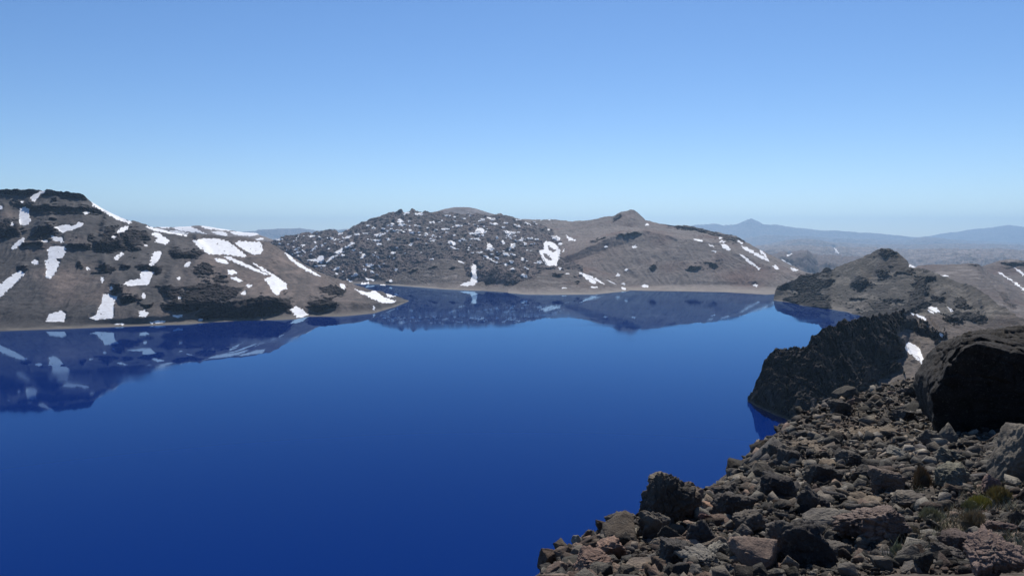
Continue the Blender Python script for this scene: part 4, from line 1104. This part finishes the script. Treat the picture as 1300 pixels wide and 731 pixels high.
for (hu, hv, hw, hh, hc, hs_, hl) in (
        (984, 644, 46, 36, DARK, 951, 'dark angular block just up the slope from the big square black block'),
        (1042, 626, 48, 36, (.050, .045, .040), 952, 'dark split block in mid scree, well left of the rusty bush'),
        (930, 672, 54, 40, (.052, .046, .041), 953, 'dark ridge stone between the orange slab and the big square black block'),
        (1080, 602, 38, 26, GREY, 954, 'grey angular block below the larger pale sandy patch'),
        (862, 734, 54, 42, DARK, 955, 'dark block at the bottom edge straight below the tall outcrop'),
        (1000, 604, 36, 28, (.048, .043, .039), 956, 'dark block on the lake side of the scree under the small sandy patch'),
        (1152, 548, 36, 26, (.040, .037, .034), 957, 'black block on the upper scree left of the huge boulder'),
        (1064, 534, 30, 20, (.050, .046, .041), 958, 'dark block on the upper skyline of the scree above the lake'),
        (1128, 638, 52, 34, (.080, .064, .054), 959, 'angular brown block left of the rusty bush'),
        (1222, 722, 56, 36, (.072, .054, .047), 960, 'dark red block touching the left side of the broad reddish rock')):
    hero(hu, hv, hw, hh, .9, hc, hs_, hl, planes=[(.1 * ((hs_ % 5) - 2), -1, -.1, .6), (-.9, -.3, .2, .75), (.2, .1, 1, .75)], rough=.15, sharp=24, sink=.2)

# plain rocks: sampled over the visible slope, sizes as in the photo
PAL = [(.068, .060, .051), (.052, .047, .042), (.085, .076, .064), (.100, .092, .078), (.060, .055, .045), (.098, .082, .066), (.078, .068, .055), (.120, .108, .090), (.105, .084, .064), (.046, .042, .039)]
RED = [(.100, .072, .056), (.108, .080, .064), (.085, .061, .048), (.118, .088, .068)]


def pick(u, v):
    q = RED if rng.random() < (.33 if (u < 960 or u > 1190) and v > 630 else .05) else PAL
    return q[int(rng.integers(len(q)))]


PLANTED = [(1250, 650, 20, 14), (1273, 645, 20, 14), (1172, 628, 18, 16), (1186, 668, 20, 10), (1143, 716, 16, 12), (1243, 678, 20, 9), (1234, 659, 13, 8), (1160, 688, 14, 8)]
cand = []
tries = 0
while len(cand) < 36000 and tries < 170000:
    tries += 1
    uu = random.uniform(690, 1420); vv = random.uniform(478, 800) if random.random() < .6 else random.uniform(478, 640)
    hit = ground_hit(uu, vv)
    if hit is None or hit[1] > 70 or hit[1] < 5.2:
        continue
    E = float(np.interp(hit[1], yy_, ee_))
    if hit[0] < E - 1.0 - hit[1] * .03:
        continue
    szf = 0.55 + max(0, vv - 480) / 230.0
    s = 2.7 * (1 - random.random()) ** (-1 / 2.0) * szf
    s = min(s, (34 if random.random() < .07 else 16) * szf)
    if uu > 1125 and vv > 610 and s < 12 and random.random() < .5:
        continue
    if s > 5 and any(((uu - a) / b) ** 2 + ((vv - c) / d) ** 2 < 1 for a, c, b, d in PLANTED):
        continue
    if any(((uu - a) / b) ** 2 + ((vv - c) / d) ** 2 < 1 for a, c, b, d in SAND) and (s > 7 or random.random() < .7):
        continue
    cand.append((s, uu, vv, hit))
hx = np.array([q[3] for q in cand])
dz = relief(hx[:, 0], hx[:, 1])
cand = [(q[0], q[1], q[2], (q[3][0], q[3][1], q[3][2] + float(z_))) for q, z_ in zip(cand, dz)]
cand.sort(key=lambda q: -q[0])
keep = [q for q in cand if q[0] > 0 and q[1] < 1345 and q[2] < 745][:255]
kept = set(id(q) for q in keep)
protos = []
for i in range(22):
    P, F = shard(3000 + i, 12 + i % 6, 4, .09)
    o = mesh_obj('rock', P, F, M_R, smooth=False)
    protos.append(o)


def rot(r):
    ax = r.uniform(-1, 1, 2); ax = ax * np.abs(ax); a = r.uniform(0, 6.28)
    return (ax[0], ax[1], a)


used_p = [False] * len(protos)
for n, (s, uu, vv, hit) in enumerate(keep):
    i = n % len(protos)
    if used_p[i]:
        o = protos[i].copy(); col.objects.link(o)
    else:
        o = protos[i]; used_p[i] = True
    k = s * hit[1] / FPX / 2
    a = k * rng.uniform(.7, 1.5); b = k * rng.uniform(.6, 1.25); c = k * rng.uniform(.32, 1.1)
    o.scale = (a, b, c)
    o.rotation_euler = rot(rng)
    o.location = (hit[0], hit[1] + b * .5, hit[2] + c * .45)
    cc = pick(uu, vv); f = rng.choice([rng.uniform(.5, 1.1), rng.uniform(1.3, 2.7)])
    o.color = (cc[0] * f, cc[1] * f, cc[2] * f, 1)
    tag(o, 'one of the many plain angular stones heaped over the scree slope', 'rock', 'plain stones of the scree slope')
# the rest, too many to single out, is rubble
PV, PF, PC, off = [], [], [], 0
var1 = [shard(5000 + i, 13, 0, 0) for i in range(40)]
var0 = [shard(5200 + i, 9, 0, 0) for i in range(40)]
for (s, uu, vv, hit) in cand:
    if id((s, uu, vv, hit)) in kept:
        continue
    if (s, uu, vv, hit) in keep:
        continue
    P, F = (var1 if s > 6.5 else var0)[int(rng.integers(40))]
    k = s * hit[1] / FPX / 2
    sc_ = k * rng.uniform(.5, 1.5, 3) * np.array([1.1, 1, .72])
    ax, ay, az = rot(rng)
    ca, sa, cb, sb, cc_, sc2 = math.cos(az), math.sin(az), math.cos(ax), math.sin(ax), math.cos(ay), math.sin(ay)
    M = np.array([[ca, -sa, 0], [sa, ca, 0], [0, 0, 1]]) @ np.array([[1, 0, 0], [0, cb, -sb], [0, sb, cb]]) @ np.array([[cc_, 0, sc2], [0, 1, 0], [-sc2, 0, cc_]])
    Q = (P * sc_) @ M.T + np.array([hit[0], hit[1], hit[2] + sc_[2] * .35])
    PV.append(Q); PF.append(F + off); off += len(Q)
    c0 = pick(uu, vv)
    PC.append(np.tile(np.array(c0) * rng.choice([rng.uniform(.5, 1.1), rng.uniform(1.3, 2.7)]), (len(Q), 1)))
o = mesh_obj('rubble', np.vstack(PV), np.vstack(PF), M_RB, {'tint': np.vstack(PC)}, smooth=False)
tag(o, 'loose small stones and rubble covering the foreground slope', 'rubble', None, 'stuff')


# ------------------------------------------------------------------ plants
def plant_material(name):
    m, nt, p = mat(name)
    at = nd(nt, 'ShaderNodeAttribute', attribute_name='tint')
    nt.links.new(at.outputs['Color'], p.inputs['Base Color']); p.inputs['Roughness'].default_value = .8
    return m


M_P = plant_material('dry_leaves')


def plant(name, label, cat, u, vb, w, h, c1, c2, n, seed, upright=.3, grp=None):
    r = np.random.default_rng(seed)
    x, y, z = ground_hit(u, vb)
    k = y / FPX
    W, H = w * k / 2, h * k
    V, F, Cc = [], [], []
    for i in range(n):
        a = r.uniform(0, 6.283); rr = math.sqrt(r.uniform(0, 1)); lump = .75 + .35 * math.sin(3 * a + seed) * rr
        root = np.array([W * rr * .8 * math.cos(a) * lump, W * rr * .8 * math.sin(a) * lump, 0])
        top = np.array([W * rr * math.cos(a) * lump, W * rr * math.sin(a) * lump, H * math.sqrt(max(0, 1 - .85 * rr * rr)) * r.uniform(.72, 1.1)])
        tip = top + r.normal(size=3) * W * .10 + np.array([0, 0, H * upright * r.uniform(0, .5)])
        mid = root * .4 + top * .6
        dr = tip - mid
        sd = np.cross(dr, r.normal(size=3)); sd = sd / (np.linalg.norm(sd) + 1e-6) * W * r.uniform(.018, .04)
        b = len(V)
        V += [mid - sd * .6, mid + sd * .6, (mid + tip) / 2 + sd, tip, (mid + tip) / 2 - sd]
        F += [(b, b + 1, b + 2), (b, b + 2, b + 4), (b + 4, b + 2, b + 3)]
        c = np.array(c1) * 1.6 * (1 - (f := r.uniform())) + np.array(c2) * 1.6 * f
        Cc += [c] * 5
    o = mesh_obj(name, np.array(V), np.array(F), M_P, {'tint': np.array(Cc)}, smooth=False)
    # a woody core keeps the cushion dense
    P, FF = rock_shape(3, seed, None, 9, 6, .2)
    core = mesh_obj('core', P * np.array([W * .8, W * .8, H * .72]), FF, M_P, {'tint': np.tile(np.array(c1) * .55, (len(P), 1))})
    core.parent = o
    o.location = (x, y + W * .6, z + .02 + float(relief(np.array([x]), np.array([y + W * .6]))[0]))
    tag(o, label, cat, grp)
    return o


pg = 'cushion plants on the slope'
plant('cushion_plant', 'brightest yellow green cushion plant beside the reddish rock', 'plant', 1250, 653, 32, 17, (.16, .15, .03), (.24, .21, .05), 1500, 1, grp=pg)
plant('cushion_plant', 'brownish yellow cushion plant under the rounded boulder', 'plant', 1273, 648, 32, 19, (.13, .10, .035), (.19, .15, .05), 1500, 2, grp=pg)
plant('cushion_plant', 'rusty brown bush left of the lichen covered rock pile', 'plant', 1172, 632, 26, 28, (.10, .065, .03), (.15, .10, .05), 1500, 3, grp=pg)
plant('cushion_plant', 'grey green tuft in the middle of the stony flat', 'plant', 1186, 671, 32, 14, (.13, .125, .07), (.21, .20, .12), 1300, 4, grp=pg)
plant('cushion_plant', 'grey green cushion beside the small dark upright stone', 'plant', 1143, 720, 22, 17, (.12, .13, .075), (.20, .21, .13), 1300, 5, grp=pg)
plant('grass_tuft', 'dry straw brown grass tuft right of the grey green tuft', 'plant', 1243, 680, 34, 14, (.14, .11, .065), (.21, .17, .10), 1100, 6, 1.0, grp=pg)
plant('grass_tuft', 'small olive tuft between the lichen rock pile and the yellow cushion', 'plant', 1234, 662, 20, 11, (.10, .10, .04), (.17, .16, .07), 900, 7, .8, grp=pg)
plant('grass_tuft', 'pale dry grass tuft beside the wide layered slab', 'plant', 1160, 690, 24, 11, (.15, .125, .08), (.22, .19, .12), 900, 8, 1.0, grp=pg)

V, F, Cc = [], [], []
r_ = np.random.default_rng(55)
for i in range(900):
    uu, vv = r_.uniform(1125, 1330), r_.uniform(628, 728)
    if float(fbm(np.array([uu / 40.]), np.array([vv / 22.]), np.array([.3]), 2, 71)[0]) < .02:
        continue
    hit = ground_hit(uu, vv)
    z0_ = hit[2] + float(relief(np.array([hit[0]]), np.array([hit[1]]))[0])
    cc = np.array((.20, .165, .10)) * r_.uniform(.6, 1.3) if r_.random() < .75 else np.array((.16, .17, .09)) * r_.uniform(.7, 1.2)
    for k in range(16):
        a_ = r_.uniform(0, 6.283); ln = r_.uniform(.05, .13)
        b0 = np.array([hit[0] + r_.normal() * .05, hit[1] + r_.normal() * .05, z0_ - .01])
        tip = b0 + np.array([math.cos(a_) * ln * .7, math.sin(a_) * ln * .7, ln])
        sd_ = np.array([-math.sin(a_), math.cos(a_), 0]) * .006
        b = len(V); V += [b0 - sd_, b0 + sd_, tip]; F.append((b, b + 1, b + 2)); Cc += [cc] * 3
o = mesh_obj('grass', np.array(V), np.array(F), M_P, {'tint': np.array(Cc)}, smooth=False)
tag(o, 'sparse dry grass growing between the stones at the lower right', 'grass', None, 'stuff')

# ------------------------------------------------------------------ air, sky, sun
hz = bpy.data.meshes.new('haze')
bx0, bx1, by0, by1, bz0, bz1 = -56000, 56000, -12000, 56000, -704.0, 1450.0
hz.from_pydata([(x, y, z) for x in (bx0, bx1) for y in (by0, by1) for z in (bz0, bz1)], [],
               [(0, 1, 3, 2), (4, 6, 7, 5), (0, 4, 5, 1), (2, 3, 7, 6), (0, 2, 6, 4), (1, 5, 7, 3)])
ho = bpy.data.objects.new('haze', hz); col.objects.link(ho)
m = bpy.data.materials.new('thin_air'); m.use_nodes = True
nt = m.node_tree; nt.nodes.clear()
out = nd(nt, 'ShaderNodeOutputMaterial'); pv = nd(nt, 'ShaderNodeVolumePrincipled')
pv.inputs['Color'].default_value = (0.44, 0.70, 1.0, 1)
pv.inputs['Density'].default_value = 2.7e-5
pv.inputs['Anisotropy'].default_value = 0.4
nt.links.new(pv.outputs[0], out.inputs['Volume'])
hz.materials.append(m)
tag(ho, 'thin blue mountain air between here and the far ranges', 'haze', None, 'stuff')

EL, AZ = R(49), R(11)                       # sun ahead, a little right of the view axis
w = bpy.data.worlds.new('World'); sc.world = w; w.use_nodes = True
nt = w.node_tree
sky = nt.nodes.new('ShaderNodeTexSky'); sky.sky_type = 'NISHITA'
sky.sun_disc = False; sky.sun_elevation = EL; sky.sun_rotation = AZ
sky.altitude = 2500; sky.air_density = 1.0; sky.dust_density = 0.4; sky.ozone_density = 2.5
bg = nt.nodes['Background']; bg.inputs['Strength'].default_value = 0.112
hs = nt.nodes.new('ShaderNodeHueSaturation'); hs.inputs['Hue'].default_value = 0.505; hs.inputs['Saturation'].default_value = 1.2; hs.inputs['Value'].default_value = 1.0
nt.links.new(sky.outputs[0], hs.inputs['Color']); nt.links.new(hs.outputs[0], bg.inputs['Color'])
sd = bpy.data.lights.new('sun', 'SUN'); sd.energy = 5.0; sd.angle = R(0.53); sd.color = (1.0, 0.95, 0.88)
so = bpy.data.objects.new('sun', sd); col.objects.link(so)
dirv = Vector((math.sin(AZ) * math.cos(EL), math.cos(AZ) * math.cos(EL), math.sin(EL)))
so.rotation_euler = dirv.to_track_quat('Z', 'Y').to_euler()
so.location = (0, 0, 800)

sc.view_settings.view_transform = 'Standard'
sc.view_settings.look = 'None'
sc.view_settings.gamma = 1.0
sc.view_settings.exposure = 0.0
sc.render.engine = 'CYCLES'
cy = sc.cycles
cy.max_bounces = 6; cy.diffuse_bounces = 2; cy.glossy_bounces = 3; cy.transmission_bounces = 2; cy.volume_bounces = 0
cy.use_denoising = True
cy.denoiser = 'OPENIMAGEDENOISE'
cy.sample_clamp_indirect = 4.0
cy.use_adaptive_sampling = False
